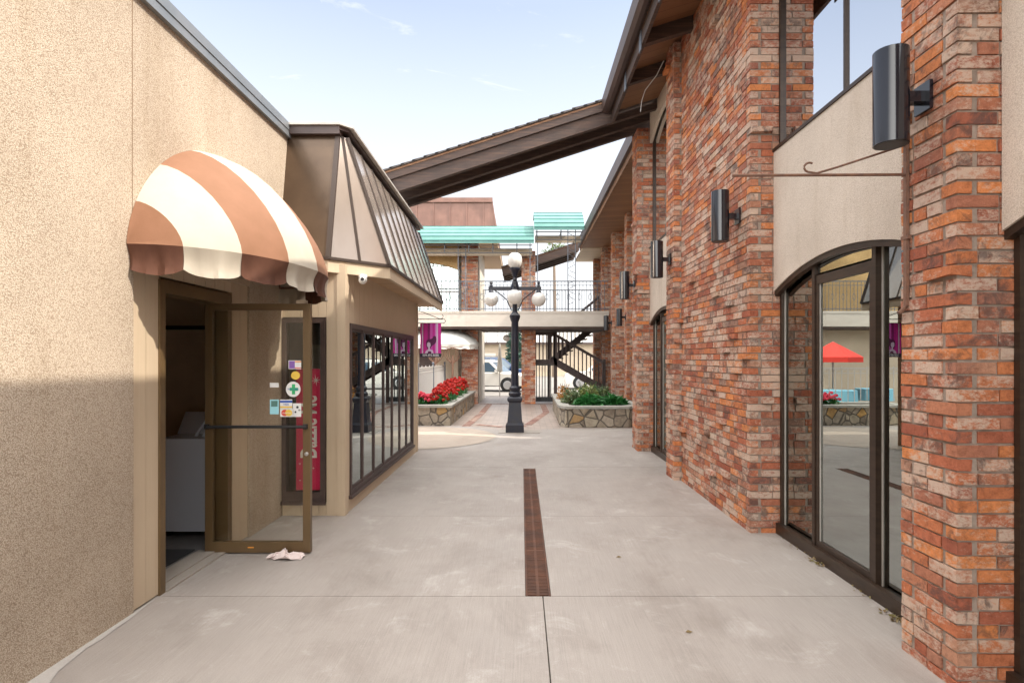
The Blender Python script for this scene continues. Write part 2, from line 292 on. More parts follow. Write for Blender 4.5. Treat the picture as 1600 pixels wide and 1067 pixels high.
def glass_mat(name, tint, ior=1.9, refl=(0.95, 0.97, 1.0), extra=0.0):
    m = bpy.data.materials.new(name); m.use_nodes = True; t = m.node_tree; t.nodes.clear()
    o = t.nodes.new('ShaderNodeOutputMaterial'); tr = t.nodes.new('ShaderNodeBsdfTransparent'); tr.inputs[0].default_value = (*tint, 1)
    g = t.nodes.new('ShaderNodeBsdfGlossy'); g.inputs['Color'].default_value = (*refl, 1); g.inputs['Roughness'].default_value = 0.0
    f = t.nodes.new('ShaderNodeFresnel'); f.inputs['IOR'].default_value = ior
    a = t.nodes.new('ShaderNodeMath'); a.operation = 'ADD'; a.use_clamp = True; a.inputs[1].default_value = extra
    ms = t.nodes.new('ShaderNodeMixShader')
    t.links.new(f.outputs[0], a.inputs[0]); t.links.new(a.outputs[0], ms.inputs[0]); t.links.new(tr.outputs[0], ms.inputs[1]); t.links.new(g.outputs[0], ms.inputs[2]); t.links.new(ms.outputs[0], o.inputs[0])
    return m
M['glass'] = glass_mat('window_glass', (0.70, 0.80, 0.77), 2.6, refl=(0.93, 1.0, 0.98), extra=0.22)
M['glass_up'] = glass_mat('upper_window_glass', (0.55, 0.62, 0.62), 2.6, extra=0.5)
M['glass_door'] = glass_mat('clear_door_glass', (0.96, 0.96, 0.93), 1.45)
def banner_mat():
    m, t, p = newmat('magenta_striped_banner'); v = node(t, 'ShaderNodeTexCoord').outputs['Object']
    s = node(t, 'ShaderNodeSeparateXYZ'); t.links.new(v, s.inputs[0])
    w = node(t, 'ShaderNodeTexNoise', noise_dimensions='1D'); w.inputs['Scale'].default_value = 16; w.inputs['Detail'].default_value = 2; t.links.new(s.outputs['X'], w.inputs['W'])
    c = ramp(t, w.outputs['Fac'], [(0.33, (0.22, 0.005, 0.13)), (0.42, (0.62, 0.015, 0.30)), (0.5, (0.50, 0.01, 0.27)), (0.58, (0.60, 0.10, 0.48)), (0.66, (0.66, 0.35, 0.66))], 'CONSTANT')
    t.links.new(c, p.inputs['Base Color']); p.inputs['Roughness'].default_value = 0.6; return m
M['banner'] = banner_mat()
M['plum'] = mat('dark_plum_ink', (0.10, 0.006, 0.07), 0.6); M['navy'] = mat('navy_band', (0.012, 0.01, 0.035), 0.6)
M['lilac'] = mat('pale_lilac_ink', (0.62, 0.50, 0.66), 0.6)
for n_, c_ in dict(st_blue=(0.05, 0.12, 0.45), st_cyan=(0.35, 0.70, 0.78), st_green=(0.04, 0.45, 0.16), st_orange=(0.85, 0.33, 0.04), st_yellow=(0.8, 0.55, 0.08), st_red=(0.7, 0.08, 0.05), st_purple=(0.25, 0.12, 0.45), st_white=(0.8, 0.8, 0.78)).items():
    M[n_] = mat('sticker_' + n_[3:], c_, 0.5)

# ------------------------------------------------------------------ mesh helpers
class MB:
    def __init__(s): s.v = []; s.f = []; s.t = []; s.m = []
    def add(s, vs, fs, tint=(0.5, 0.5, 0.5), mi=0):
        b = len(s.v); s.v += [tuple(a) for a in vs]
        for f in fs: s.f.append(tuple(i+b for i in f)); s.t.append(tint); s.m.append(mi)
    def box(s, x0, x1, y0, y1, z0, z1, tint=(0.5, 0.5, 0.5), mi=0):
        s.add([(x0, y0, z0), (x1, y0, z0), (x1, y1, z0), (x0, y1, z0), (x0, y0, z1), (x1, y0, z1), (x1, y1, z1), (x0, y1, z1)],
              [(0, 3, 2, 1), (4, 5, 6, 7), (0, 1, 5, 4), (1, 2, 6, 5), (2, 3, 7, 6), (3, 0, 4, 7)], tint, mi)
    def prism(s, pts, ax, a, b, mi=0):
        # pts 2D; ax 'x': (y,z), 'y': (x,z), 'z': (x,y)
        n = len(pts)
        def P(p, c): return (c, p[0], p[1]) if ax == 'x' else ((p[0], c, p[1]) if ax == 'y' else (p[0], p[1], c))
        vs = [P(p, a) for p in pts] + [P(p, b) for p in pts]
        fs = [tuple(range(n)), tuple(range(2*n-1, n-1, -1))] + [(i, i+n, (i+1) % n+n, (i+1) % n) for i in range(n)]
        s.add(vs, fs, mi=mi)
    def strip(s, low, high, ax, a, b, mi=0):
        # solid between two polylines of equal length (each list of 2D points)
        for i in range(len(low)-1): s.prism([low[i], low[i+1], high[i+1], high[i]], ax, a, b, mi)
    def bar(s, p, q, w, h, mi=0):
        p = Vector(p); q = Vector(q); d = (q-p).normalized(); up = Vector((0, 0, 1))
        if abs(d.z) > 0.95: up = Vector((0, 1, 0))
        sd_ = d.cross(up).normalized()*w/2; u = sd_.cross(d).normalized()*h/2
        vs = [p-sd_-u, p+sd_-u, p+sd_+u, p-sd_+u, q-sd_-u, q+sd_-u, q+sd_+u, q-sd_+u]
        s.add(vs, [(0, 3, 2, 1), (4, 5, 6, 7), (0, 1, 5, 4), (1, 2, 6, 5), (2, 3, 7, 6), (3, 0, 4, 7)], mi=mi)
    def path(s, pts, r, n=6, mi=0, closed=False):
        pts = [Vector(p) for p in pts]; rings = []
        for i, p in enumerate(pts):
            d = (pts[min(i+1, len(pts)-1)]-pts[max(i-1, 0)]).normalized()
            u = d.cross(Vector((0, 0, 1)));
            if u.length < 0.1: u = d.cross(Vector((0, 1, 0)))
            u.normalize(); w = d.cross(u); rr = r[i] if isinstance(r, (list, tuple)) else r
            rings.append([p+(u*math.cos(2*math.pi*k/n)+w*math.sin(2*math.pi*k/n))*rr for k in range(n)])
        vs = [v for g in rings for v in g]; fs = []
        for i in range(len(pts)-1):
            for k in range(n): fs.append((i*n+k, i*n+(k+1) % n, (i+1)*n+(k+1) % n, (i+1)*n+k))
        fs.append(tuple(range(n-1, -1, -1))); fs.append(tuple(range((len(pts)-1)*n, len(pts)*n)))
        s.add(vs, fs, mi=mi)
    def lathe(s, prof, c=(0, 0, 0), n=24, mi=0, axis='z', sq=False):
        vs = []; fs = []
        for r, z in prof:
            for k in range(n):
                a = 2*math.pi*k/n + (math.pi/n if sq else 0); x = r*math.cos(a); y = r*math.sin(a)
                vs.append((c[0]+x, c[1]+y, c[2]+z) if axis == 'z' else ((c[0]+x, c[1]+z, c[2]+y) if axis == 'y' else (c[0]+z, c[1]+x, c[2]+y)))
        for i in range(len(prof)-1):
            for k in range(n): fs.append((i*n+k, i*n+(k+1) % n, (i+1)*n+(k+1) % n, (i+1)*n+k))
        fs.append(tuple(range(n-1, -1, -1))); fs.append(tuple(range((len(prof)-1)*n, len(prof)*n)))
        s.add(vs, fs, mi=mi)
    def ball(s, c, r, n=24, m=14, sz=1.0, mi=0):
        s.lathe([(max(1e-4, r*math.sin(math.pi*i/m)), -r*sz*math.cos(math.pi*i/m)) for i in range(m+1)], c, n, mi)
    def disc(s, c, r, z, n=48): s.add([(c[0]+r*math.cos(2*math.pi*k/n), c[1]+r*math.sin(2*math.pi*k/n), z) for k in range(n)], [tuple(range(n))])
    def build(s, name, mats, parent=None, smooth=False, tint=False):
        me = bpy.data.meshes.new(name)
        off = Vector((0, 0, 0)); q = parent
        while q is not None: off += Vector(q.location); q = q.parent
        me.from_pydata([(a[0]-off.x, a[1]-off.y, a[2]-off.z) for a in s.v], [], s.f)
        for mm in (mats if isinstance(mats, list) else [mats]): me.materials.append(mm)
        if isinstance(mats, list): me.polygons.foreach_set('material_index', s.m)
        if tint:
            a = me.attributes.new('tint', 'FLOAT_VECTOR', 'FACE'); a.data.foreach_set('vector', [c for tt in s.t for c in tt])
        if smooth:
            me.polygons.foreach_set('use_smooth', [True]*len(me.polygons))
            try: me.set_sharp_from_angle(angle=R(35))
            except Exception: pass
        me.update()
        o = bpy.data.objects.new(name, me); col.objects.link(o)
        if parent is not None: o.parent = parent
        return o
def tag(o, label, cat, group=None):
    o['label'] = label; o['category'] = cat
    if group: o['group'] = group
    return o
def thing(name, label, cat, loc=(0, 0, 0), group=None):
    o = bpy.data.objects.new(name, None); col.objects.link(o); o.location = loc; o.empty_display_size = 0.2
    return tag(o, label, cat, group)
def struct(o, kind='structure'): o['kind'] = kind; return o
def copy_tree(o, parent=None):
    c = o.copy(); col.objects.link(c); c.parent = parent
    for ch in [x for x in list(bpy.data.objects) if x.parent == o]: copy_tree(ch, c)
    return c
def boxo(name, m, parent, *a):
    b = MB(); b.box(*a); return b.build(name, m, parent)
rnd = random.random; uni = random.uniform
_bigm = None
def bricks(mb, x0, x1, y0, y1, z0, z1, sides='WS', out=0.0, mi=0, mort=1, bh=0.0685, bw=0.212, skew=0.0):
    """solid masonry block laid brick by brick; sides W(-x) S(-y) E N carry bricks"""
    j = 0.011; t = 0.095; ins = 0.009
    mb.box(x0+(ins if 'W' in sides else 0), x1-(ins if 'E' in sides else 0), y0+(ins if 'S' in sides else 0), y1-(ins if 'N' in sides else 0), z0, z1, mi=mort)
    rows = int(round((z1-z0)/bh)); hh = (z1-z0)/rows
    for i in range(rows):
        za = z0+i*hh+j/2; zb = za+hh-j; odd = i % 2
        for sd_ in sides:
            if sd_ in 'WE': a, b = y0, y1; lo, hi = 'S' in sides, 'N' in sides; own = not odd
            else: a, b = x0, x1; lo, hi = 'W' in sides, 'E' in sides; own = odd
            if not own:
                if lo: a += t+j
                if hi: b -= t+j
            p = a; first = True
            while p < b-0.02:
                w = bw-j
                if first and not lo and odd: w = bw/2-j
                if first and lo and rnd() < .2: w *= .5
                first = False; q = min(p+w*uni(0.96, 1.04), b)
                if b-q < 0.05: q = b
                d = uni(-0.003, 0.004); cut = 0
                if rnd() < out and (sd_ in 'WE' or q-x0 < 0.24): d = uni(0.02, 0.055)
                tn = (rnd(), rnd(), rnd())
                if sd_ == 'W': c = (x0-d, x0+t-.02, p, q)
                elif sd_ == 'E': c = (x1-t+.02, x1+d, p, q)
                elif sd_ == 'S': c = (p, q, y0-d, y0+t-.02)
                else: c = (p, q, y1-t+.02, y1+d)
                e = 0.0016
                xs, ys, zs = (c[0], c[1]), (c[2], c[3]), (za+uni(-e, e), zb+uni(-e, e))
                vs = []
                for zz in zs:
                    for (ax, ay) in ((0, 0), (1, 0), (1, 1), (0, 1)): vs.append((xs[ax]+uni(-e, e), ys[ay]+uni(-e, e), zz+uni(-e, e)))
                if d > 0.01:
                    tw = uni(-0.02, 0.02)
                    for k in range(4): vs[k] = (vs[k][0], vs[k][1], vs[k][2]+uni(0, 0.015))
                mb.add(vs, [(0, 3, 2, 1), (4, 5, 6, 7), (0, 1, 5, 4), (1, 2, 6, 5), (2, 3, 7, 6), (3, 0, 4, 7)], tn, mi)
                p = q+j
BM = [M['brick'], M['mortar']]
def bpart(name, parent, *a, **k):
    b = MB(); bricks(b, *a, **k); return b.build(name, BM, parent, tint=True)
def text_mesh(name, s, size, m, parent, mtx, ext=0.0008, align='CENTER', sx=1.0, bold=0.0):
    cu = bpy.data.curves.new(name, 'FONT'); cu.body = s; cu.size = size; cu.align_x = align; cu.align_y = 'CENTER'; cu.extrude = ext; cu.offset = bold
    o = bpy.data.objects.new(name, cu); col.objects.link(o)
    dg = bpy.context.evaluated_depsgraph_get(); me = bpy.data.meshes.new_from_object(o.evaluated_get(dg))
    bpy.data.objects.remove(o)
    me.transform(Matrix.Diagonal((sx, 1, 1, 1))); me.transform(mtx)
    off = Vector((0, 0, 0)); q = parent
    while q is not None: off += Vector(q.location); q = q.parent
    me.transform(Matrix.Translation(-off)); me.materials.clear(); me.materials.append(m)
    ob = bpy.data.objects.new(name, me); col.objects.link(ob); ob.parent = parent; return ob

# ------------------------------------------------------------------ GROUND
b = MB(); b.add([(-600, -200, -0.16), (600, -200, -0.16), (600, 900, -0.16), (-600, 900, -0.16)], [(0, 1, 2, 3)]); struct(b.build('ground', M['ground']))
b = MB(); b.box(-80, 80, 25.6, 58, -0.156, -0.15); struct(b.build('street', M['asphalt']))
b = MB(); b.box(-12, 12, -12, 25.4, -0.15, -0.03); b.box(-12, 12, 25.4, 25.55, -0.15, -0.02); struct(b.build('pavement', M['concrete_bare']))
b = MB(); b.box(-6, 3.4, 12.9, 24.8, -0.03, -0.004); struct(b.build('courtyard_paving', M['pavers']))
# alley slabs with open joints
b = MB(); g = 0.004
xsplit = 0.147; ys = [-11, -7, -3.5, 0.2, 3.98]
for i in range(len(ys)-1):
    b.box(-2.7, xsplit-g, ys[i]+g, ys[i+1]-g, -0.02, 0); b.box(xsplit+g, 2.62, ys[i]+g, ys[i+1]-g, -0.02, 0)
for (ya, yb) in ((3.98, 6.0), (6.0, 8.72)):
    b.box(-2.7, 0.025, ya+g*.6, yb-g*.4, -0.02, 0); b.box(0.205, 2.62, ya+g*.6, yb-g*.4, -0.02, 0)
b.box(0.025, 0.205, 8.60, 8.72, -0.02, 0)
fr = [(-6, 8.726), (3.2, 8.726), (3.2, 13.55), (1.0, 13.55), (0.6, 13.35), (0.0, 13.15), (-0.5, 13.3), (-1.0, 13.75), (-1.7, 14.1), (-6, 14.1)]
b.prism(fr, 'z', -0.02, 0)
struct(b.build('alley', M['concrete']))
b = MB(); b.box(-2.7, 2.62, -11, 14, -0.03, -0.018); struct(b.build('alley_joint_bed', M['joint']))
b = MB(); prev = None
for k in range(60):
    y = -3+k*.118; w = .10+.07*noise.noise(Vector((y*1.7, 3, 0)))+.05*noise.noise(Vector((y*7, 1, 0)))
    if k > 50: w *= (59-k)/9
    cur = ((-2.5, y, .004), (-2.5+max(.002, w), y, .004))
    if prev: b.add([prev[0], prev[1], cur[1], cur[0]], [(0, 1, 2, 3)])
    prev = cur
struct(b.build('cement_strip', M['concrete_pale']))
# patio circle
b = MB(); b.disc((-2.3, 12.05), 1.78, 0.004, 72); struct(b.build('patio_circle_edge', M['concrete_bare']))
b = MB(); b.disc((-2.3, 12.05), 1.74, 0.008, 72); struct(b.build('patio_circle', M['concrete_dark']))
# brick paving bands
def paving_band(pts, w):
    b = MB(); d = 0
    for i in range(len(pts)-1):
        p = Vector((*pts[i], 0)); q = Vector((*pts[i+1], 0)); L_ = (q-p).length; n = int(L_/0.115); dr = (q-p).normalized(); pr = Vector((-dr.y, dr.x, 0))
        for k in range(n):
            for s_ in range(int(w/0.21)):
                c = p+dr*(k+0.5)*0.115+pr*((s_+0.5)*0.21-w/2)
                h = 0.0015+uni(0, 0.003); u = dr*0.052; v_ = pr*0.1
                b.add([c-u-v_+Vector((0, 0, h)), c+u-v_+Vector((0, 0, h)), c+u+v_+Vector((0, 0, h)), c-u+v_+Vector((0, 0, h))], [(0, 1, 2, 3)], (0.3+rnd()*.5, rnd()*.7, rnd()*.6))
    return b
bb = MB()
for pts, w in (([(-1.35, 13.9), (-1.2, 17), (-1.15, 20.7)], 0.21), ([(-1.5, 20.8), (3, 20.8)], 0.21), ([(0.15, 14.2), (0.75, 17.5), (0.75, 20.6)], 0.21), ([(-1.1, 14.3), (-0.4, 13.75), (0.15, 14.0)], 0.21)):
    q = paving_band(pts, w); n0 = len(bb.v); bb.v += q.v; bb.f += [tuple(i+n0 for i in f) for f in q.f]; bb.t += q.t; bb.m += q.m
struct(bb.build('paving_brick_bands', M['brick_floor'], tint=True))

# ------------------------------------------------------------------ DRAIN
dr = thing('drain_grate', 'long narrow rusty drain grate set in the alley concrete', 'drain grate', (0.115, 4, 0))
b = MB(); b.box(0.03, 0.2, 3.99, 8.6, -0.0178, -0.0165); b.build('drain_channel', M['pit'], dr)
b = MB(); b.box(0.028, 0.042, 3.985, 8.6, -0.018, 0.001); b.box(0.188, 0.202, 3.985, 8.6, -0.018, 0.001); b.build('frame', M['grate'], dr)
b = MB(); y = 4.0; k = 0
while y < 8.58:
    b.box(0.044, 0.186, y, y+0.016, -0.014, 0.0 if k % 13 else 0.001); y += 0.0265; k += 1
b.box(0.105, 0.125, 3.99, 8.6, -0.014, 0.0005)
for yy in (4.9, 5.8, 6.7, 7.6): b.box(0.044, 0.186, yy, yy+.03, -0.014, 0.0012)
b.build('grate_bars', M['grate'], dr)

# ------------------------------------------------------------------ RIGHT BRICK BUILDING
BR = thing('brick_building', 'two-storey red brick building with stucco panels and timber eaves along the right side', 'building', (2.6, 5, 0))
XS = 2.37
SP = 0.31
def zdeck(x): return 5.95+SP*(x-2.15)     # underside of deck
bpart('pilaster', BR, 2.15, 2.62, 2.845, 3.26, -0.02, 5.95, sides='WSN', out=0.012)
bpart('brick_wall', BR, 2.15, 2.62, 5.42, 7.745, -0.02, 5.93, sides='WS', out=0.03)
bpart('pilaster', BR, 2.05, 2.62, 7.75, 8.16, -0.02, 5.90, sides='WSN', out=0.02)
bpart('pilaster', BR, 2.05, 3.30, 10.2, 10.66, -0.02, 5.72, sides='WSN', out=0.012)
bpart('pilaster', BR, 2.15, 2.62, 0.27, 0.69, -0.02, 5.95, sides='WSN')
bpart('brick_wall', BR, 2.15, 2.62, -4.2, -1.9, -0.02, 5.95, sides='WSN')
bpart('brick_wall', BR, 2.15, 2.62, -11, -6.4, -0.02, 5.95, sides='WN')
def arch(y0, y1, ze, zm, n=16):
    c = (y0+y1)/2; h = (y1-y0)/2; s = zm-ze; Rr = (h*h+s*s)/(2*s)
    return [(y0+(y1-y0)*i/n, zm-Rr+math.sqrt(max(0, Rr*Rr-(y0+(y1-y0)*i/n-c)**2))) for i in range(n+1)]
def bay(y0, y1, xs, fr=(0.30, 0.68), lower_floor=True, door=True, top=6.02):
    a = arch(y0, y1, 2.27, 2.475)
    b = MB(); b.strip(a, [(p[0], 3.575) for p in a], 'x', xs, xs+0.055); b.build('stucco_panel', M['stucco_pale'], BR)
    a2 = arch(y0, y1, 5.45, 5.70)
    b = MB(); b.strip(a2, [(p[0], top) for p in a2], 'x', xs, xs+0.055); b.build('stucco_panel', M['stucco_pale'], BR)
    boxo('sill', M['bronze'], BR, xs-0.012, xs+0.1, y0, y1, 3.577, 3.605)
    # lower glazing
    f = MB(); xa, xb = xs+0.06, xs+0.12
    m1 = y1-(y1-y0)*fr[0]; m2 = y1-(y1-y0)*fr[1]
    tr = [(p[0], p[1]-0.045) for p in a]; f.strip(tr, [(p[0], p[1]-0.001) for p in a], 'x', xs+0.012, xs+0.058)
    f.box(xa, xb, y0, y1, 0.0, 0.085)
    for yy, w in ((y0, 0.035), (y1-0.035, 0.035)): f.box(xa, xb, yy, yy+w, 0.085, 2.6)
    for yy in (m1, m2): f.box(xs+0.045, xb, yy-0.022, yy+0.022, 0.087, 2.6)
    f.box(xs+0.02, xs+0.058, y0, y1, -0.01, 0.10)
    w = f.build('window', M['bronze'], BR)
    for (p, q) in ((m1+.022, y1-.035), (y0+.035, m2-.022)):
        g = MB(); g.box(xs+0.092, xs+0.098, p, q, 0.085, 2.6); g.build('pane', M['glass'], w)
        s_ = MB(); s_.box(xs+0.086, xs+0.103, q-0.012, q, 0.09, 2.6); s_.box(xs+0.086, xs+0.103, p, p+0.012, 0.09, 2.6); s_.build('gasket', M['coping_pale'], w)
    # door leaf between m2 and m1
    d = MB(); p, q = m2+.024, m1-.024
    for yy in (p, q-0.04): d.box(xs+0.055, xs+0.1, yy, yy+0.04, 0.09, 2.32)
    d.box(xs+0.055, xs+0.1, p+.04, q-.04, 0.09, 0.15); d.box(xs+0.055, xs+0.1, p+.04, q-.04, 2.25, 2.32); 
    dd = d.build('door', M['bronze'], BR)
    g = MB(); g.box(xs+0.074, xs+0.08, p+.04, q-.04, .15, 2.25); g.build('pane', M['glass'], dd)
    g = MB(); g.box(xs+0.064, xs+0.072, p+.042, p+.05, .15, 2.25); g.box(xs+0.064, xs+0.072, q-.05, q-.042, .15, 2.25); g.build('gasket', M['coping_pale'], dd)
    g = MB(); g.box(xs+0.07, xs+0.09, m2+.03, m1-.03, 2.34, 2.6); g.build('transom', M['glass'], w)
    # upper glazing
    f = MB(); mid = (y0+y1)/2
    f.box(xs+.05, xs+.11, y0, y0+.03, 3.61, 6.0); f.box(xs+.05, xs+.11, y1-.03, y1, 3.61, 6.0); f.box(xs+.06, xs+.11, mid-.012, mid+.012, 3.61, 6.0); f.box(xs+.058, xs+.11, y0+.03, y1-.03, 3.606, 3.64)
    w2 = f.build('window', M['bronze'], BR)
    for (p, q) in ((y0+.03, mid-.012), (mid+.012, y1-.03)):
        g = MB(); g.box(xs+.078, xs+.084, p, q, 3.64, 6.0); g.build('pane', M['glass_up'], w2)
bay(3.262, 5.418, XS); bay(0.692, 2.843, XS); bay(-1.898, 0.268, XS); bay(-6.398, -4.202, XS)
bay(8.162, 10.198, 2.27)
# interior shell behind the glazing
b = MB(); b.box(6.5, 6.6, -11, 24, 0, 6.2); b.box(2.7, 6.5, -11, 10.6, 2.75, 3.3); b.box(3.48, 6.5, 10.6, 24, 2.75, 3.3); b.box(2.64, 2.72, 5.3, 7.9, 0, 6.1)
b.build('interior_wall', M['dark_room'], BR)
boxo('interior_floor', M['floor_dark'], BR, 2.5, 6.5, -11, 10.6, -0.02, 0.012)
boxo('interior_floor', M['floor_dark'], BR, 3.48, 6.5, 10.6, 24, -0.02, 0.012)
# roof near
b = MB(); b.prism([(1.46, zdeck(1.46)), (7.5, zdeck(7.5)), (7.5, zdeck(7.5)+.1), (1.46, zdeck(1.46)+.05)], 'y', -11, 9.6); b.build('roof', M['timber'], BR)
b = MB(); b.prism([(1.5, zdeck(1.5)-.012), (2.3, zdeck(2.3)-.012), (2.3, zdeck(2.3)-.002), (1.5, zdeck(1.5)-.002)], 'y', -11, 9.6); b.build('soffit', M['soffit_wood'], BR)
b = MB(); b.prism([(1.35, 5.93), (1.33, 5.93), (1.35, 5.76), (1.40, 5.72), (1.455, 5.72), (1.455, 5.93), (1.445, 5.93), (1.445, 5.73), (1.40, 5.735), (1.36, 5.77)], 'y', -11, 9.62); b.build('gutter', M['trim_dark'], BR)
boxo('fascia', M['timber'], BR, 1.50, 1.545, -11, 9.6, 5.56, 5.735)
y = 9.35-1.05
while y > -9:
    b = MB(); b.prism([(1.545, zdeck(1.545)-.19), (2.16, zdeck(2.16)-.19), (2.16, zdeck(2.16)-.014), (1.545, zdeck(1.545)-.014)], 'y', y-.045, y+.045); o = b.build('rafter', M['timber'], BR)
    b = MB(); b.box(1.488, 1.499, y-.06, y+.06, 5.50, 5.74); b.build('strap', M['iron_grey'], o); y -= 1.05
# dangling wire
b = MB(); b.path([(1.95, 7.9, 5.72), (1.9, 8.1, 5.62), (1.78, 8.3, 5.5), (1.74, 8.35, 5.36), (1.72, 8.33, 5.2)], 0.006); b.build('wire', M['iron_pale'], BR)
# far section
for (ya, yb) in ((13.9, 14.32), (16.5, 16.92), (19.1, 19.52), (21.6, 22.02), (24.0, 24.42)):
    bpart('pilaster', BR, 3.02, 3.55, ya, yb, -0.02, 5.84, sides='WS')
b = MB(); ya = 10.66
for (p, q) in ((10.9, 13.9), (14.32, 16.5), (16.92, 19.1), (19.52, 21.6), (22.02, 24.0)):
    b = MB(); b.box(3.40, 3.46, p, q, 0, 0.5); b.box(3.40, 3.46, p, q, 2.35, 3.4); b.box(3.40, 3.46, p, q, 5.3, 5.84); b.build('stucco_panel', M['beige'], BR)
    f = MB(); 
    for zz0, zz1 in ((0.5, 2.35), (3.4, 5.3)):
        f.box(3.41, 3.47, p, p+.06, zz0, zz1); f.box(3.41, 3.47, q-.06, q, zz0, zz1); f.box(3.41, 3.47, (p+q)/2-.03, (p+q)/2+.03, zz0, zz1)
    w = f.build('window', M['bronze'], BR)
    g = MB(); g.box(3.435, 3.441, p+.06, q-.06, .5, 2.35); g.box(3.435, 3.441, p+.06, q-.06, 3.4, 5.3); g.build('pane', M['glass'], w)
b = MB(); b.prism([(2.2, 5.80), (3.55, 5.86), (7, 5.9), (7.5, 7.6), (2.2, 6.06)], 'y', 11.1, 21.7); b.build('roof', M['timber'], BR)
b = MB(); b.prism([(2.2, 5.785), (3.5, 5.845), (3.5, 5.857), (2.2, 5.797)], 'y', 11.1, 21.7); b.build('soffit', M['soffit_wood'], BR)
b = MB(); b.box(2.30, 3.6, 21.72, 24.8, 5.79, 5.86); b.build('soffit', M['soffit_pale'], BR)
b = MB(); b.box(2.12, 2.195, 11.05, 21.75, 5.82, 6.12); b.build('gutter', M['trim_dark'], BR)
b = MB(); b.box(2.196, 2.23, 11.05, 21.75, 5.70, 6.05); b.build('fascia', M['timber_warm'], BR)

# ------------------------------------------------------------------ TIMBER CANOPY across the alley
def canopy(label, y0, y1, xl, zl, xr, zr, rafters, shingles=True, m=None):
    root = thing('timber_canopy', label, 'canopy', (xl, y0, 0)); s = (zr-zl)/(xr-xl); Z = lambda x: zl+s*(x-xl)
    b = MB(); b.prism([(xl, zl-.055), (xr, zr-.055), (xr, zr-.02), (xl, zl-.02)], 'y', y0, y1); b.build('deck', M['timber_warm'], root)
    b = MB(); x = xl-.03
    while x < xr:
        for k in range(int((y1-y0)/0.3)+1):
            w = 0.19; dz = uni(0, .012); b.prism([(x, Z(x)-.018), (x+w*1.3, Z(x+w*1.3)-.012), (x+w*1.3, Z(x+w*1.3)+.004), (x, Z(x)+.016+dz)], 'y', y0-.03+k*.3, min(y0-.03+k*.3+.296, y1+.03))
        x += 0.19
    b.build('shingles', M['shingle'], root)
    for (ya, yb, top, h) in rafters:
        b = MB(); b.prism([(xl+.02, zl-top-h), (xr, zr-top-h), (xr, zr-top), (xl+.02, zl-top)], 'y', ya, yb); b.build('rafter', M['timber'], root)
    return root, Z
cano, Zc = canopy('long sloping dark timber canopy with shingle edge crossing high above the alley', 9.6, 11.0, -2.36, 4.75, 2.6, 6.337,
    [(9.605, 9.64, 0.056, 0.12), (9.645, 9.75, 0.056, 0.345), (10.25, 10.36, 0.056, 0.30), (10.88, 10.99, 0.056, 0.24)])
b = MB(); b.box(1.25, 2.05, 10.9, 11.0, 5.55, 5.62); 
bpost = MB(); bpost.box(-2.46, -2.30, 10.35, 10.6, 0, 4.50); bpost.box(-2.29, -2.13, 10.55, 10.8, 0, 4.56); bpost.build('post', M['timber_warm'], cano)
fl = thing('floodlight', 'small pale floodlight under the low end of the timber canopy', 'floodlight', (-2.2, 9.5, 4.5))
b = MB(); b.bar((-2.27, 9.55, 4.62), (-2.12, 9.50, 4.36), 0.12, 0.07); b.build('lamp_housing', M['zinc'], fl)
b = MB(); b.path([(-2.2, 9.56, 4.5), (-2.2, 9.645, 4.52)], 0.015); b.build('bracket', M['iron_grey'], fl)

# ------------------------------------------------------------------ LEFT STUCCO BUILDING
SB = thing('stucco_building', 'tan pebble stucco building with flat grey coping on the left', 'building', (-2.6, 2, 0))
b = MB(); b.box(-2.72, -2.5, -11, 3.71, -0.02, 4.05); b.box(-2.72, -2.5, 3.71, 5.29, 2.30, 4.05); b.box(-2.72, -2.5, 5.29, 6.16, -0.02, 4.05)
b.box(-2.72, -2.7, 3.71, 3.72, 0, 2.3); b.build('stucco_wall', M['stucco_tan'], SB)
boxo('expansion_joint', M['groove'], SB, -2.502, -2.4995, 3.695, 3.703, 2.3, 4.05)
b = MB(); b.box(-9, -2.72, 6.06, 6.16, 0, 4.05); b.box(-9, -8.9, -11, 6.16, 0, 4.05); b.build('rear_wall', M['stucco_tan'], SB)
boxo('roof', M['shingle'], SB, -9, -2.7, -11, 6.16, 3.9, 4.0)
b = MB(); b.box(-2.78, -2.455, -11, 6.17, 4.052, 4.13); b.box(-2.50, -2.462, -11, 6.17, 3.985, 4.051); b.build('coping', M['coping'], SB)
# siding infill
b = MB(); 
for (ya, yb, za, zb) in ((3.712, 4.0, 0.0, 2.3), (5.0, 5.288, 0.0, 2.3), (4.0, 5.0, 2.2, 2.3)):
    y = ya
    while y < yb-0.01:
        q = min(y+0.145, yb); b.box(-2.56, -2.515, y+.002, q-.003, za+.01, zb); y = q
b.build('siding', M['siding'], SB)
b = MB(); b.box(-2.58, -2.562, 3.712, 4.03, 0, 2.3); b.box(-2.58, -2.562, 4.95, 5.288, 0, 2.3); b.box(-2.58, -2.562, 4.03, 4.95, 2.2, 2.3); b.build('siding_backing', M['groove'], SB)
b = MB(); b.box(-2.53, -2.495, 3.712, 5.288, 2.302, 2.35); b.build('siding_trim', M['siding'], SB)
f = MB(); f.box(-2.66, -2.50, 3.985, 4.045, 0.0, 2.19); f.box(-2.66, -2.50, 4.90, 4.96, 0.0, 2.19); f.box(-2.66, -2.50, 4.045, 4.90, 2.10, 2.19); f.build('door_frame', M['bronze_gold'], SB)
b = MB(); b.box(-2.75, -2.49, 4.045, 4.9, 0.0, 0.014); b.box(-2.66, -2.58, 4.045, 4.9, 0.014, 0.022); b.build('threshold', M['concrete_bare'], SB)
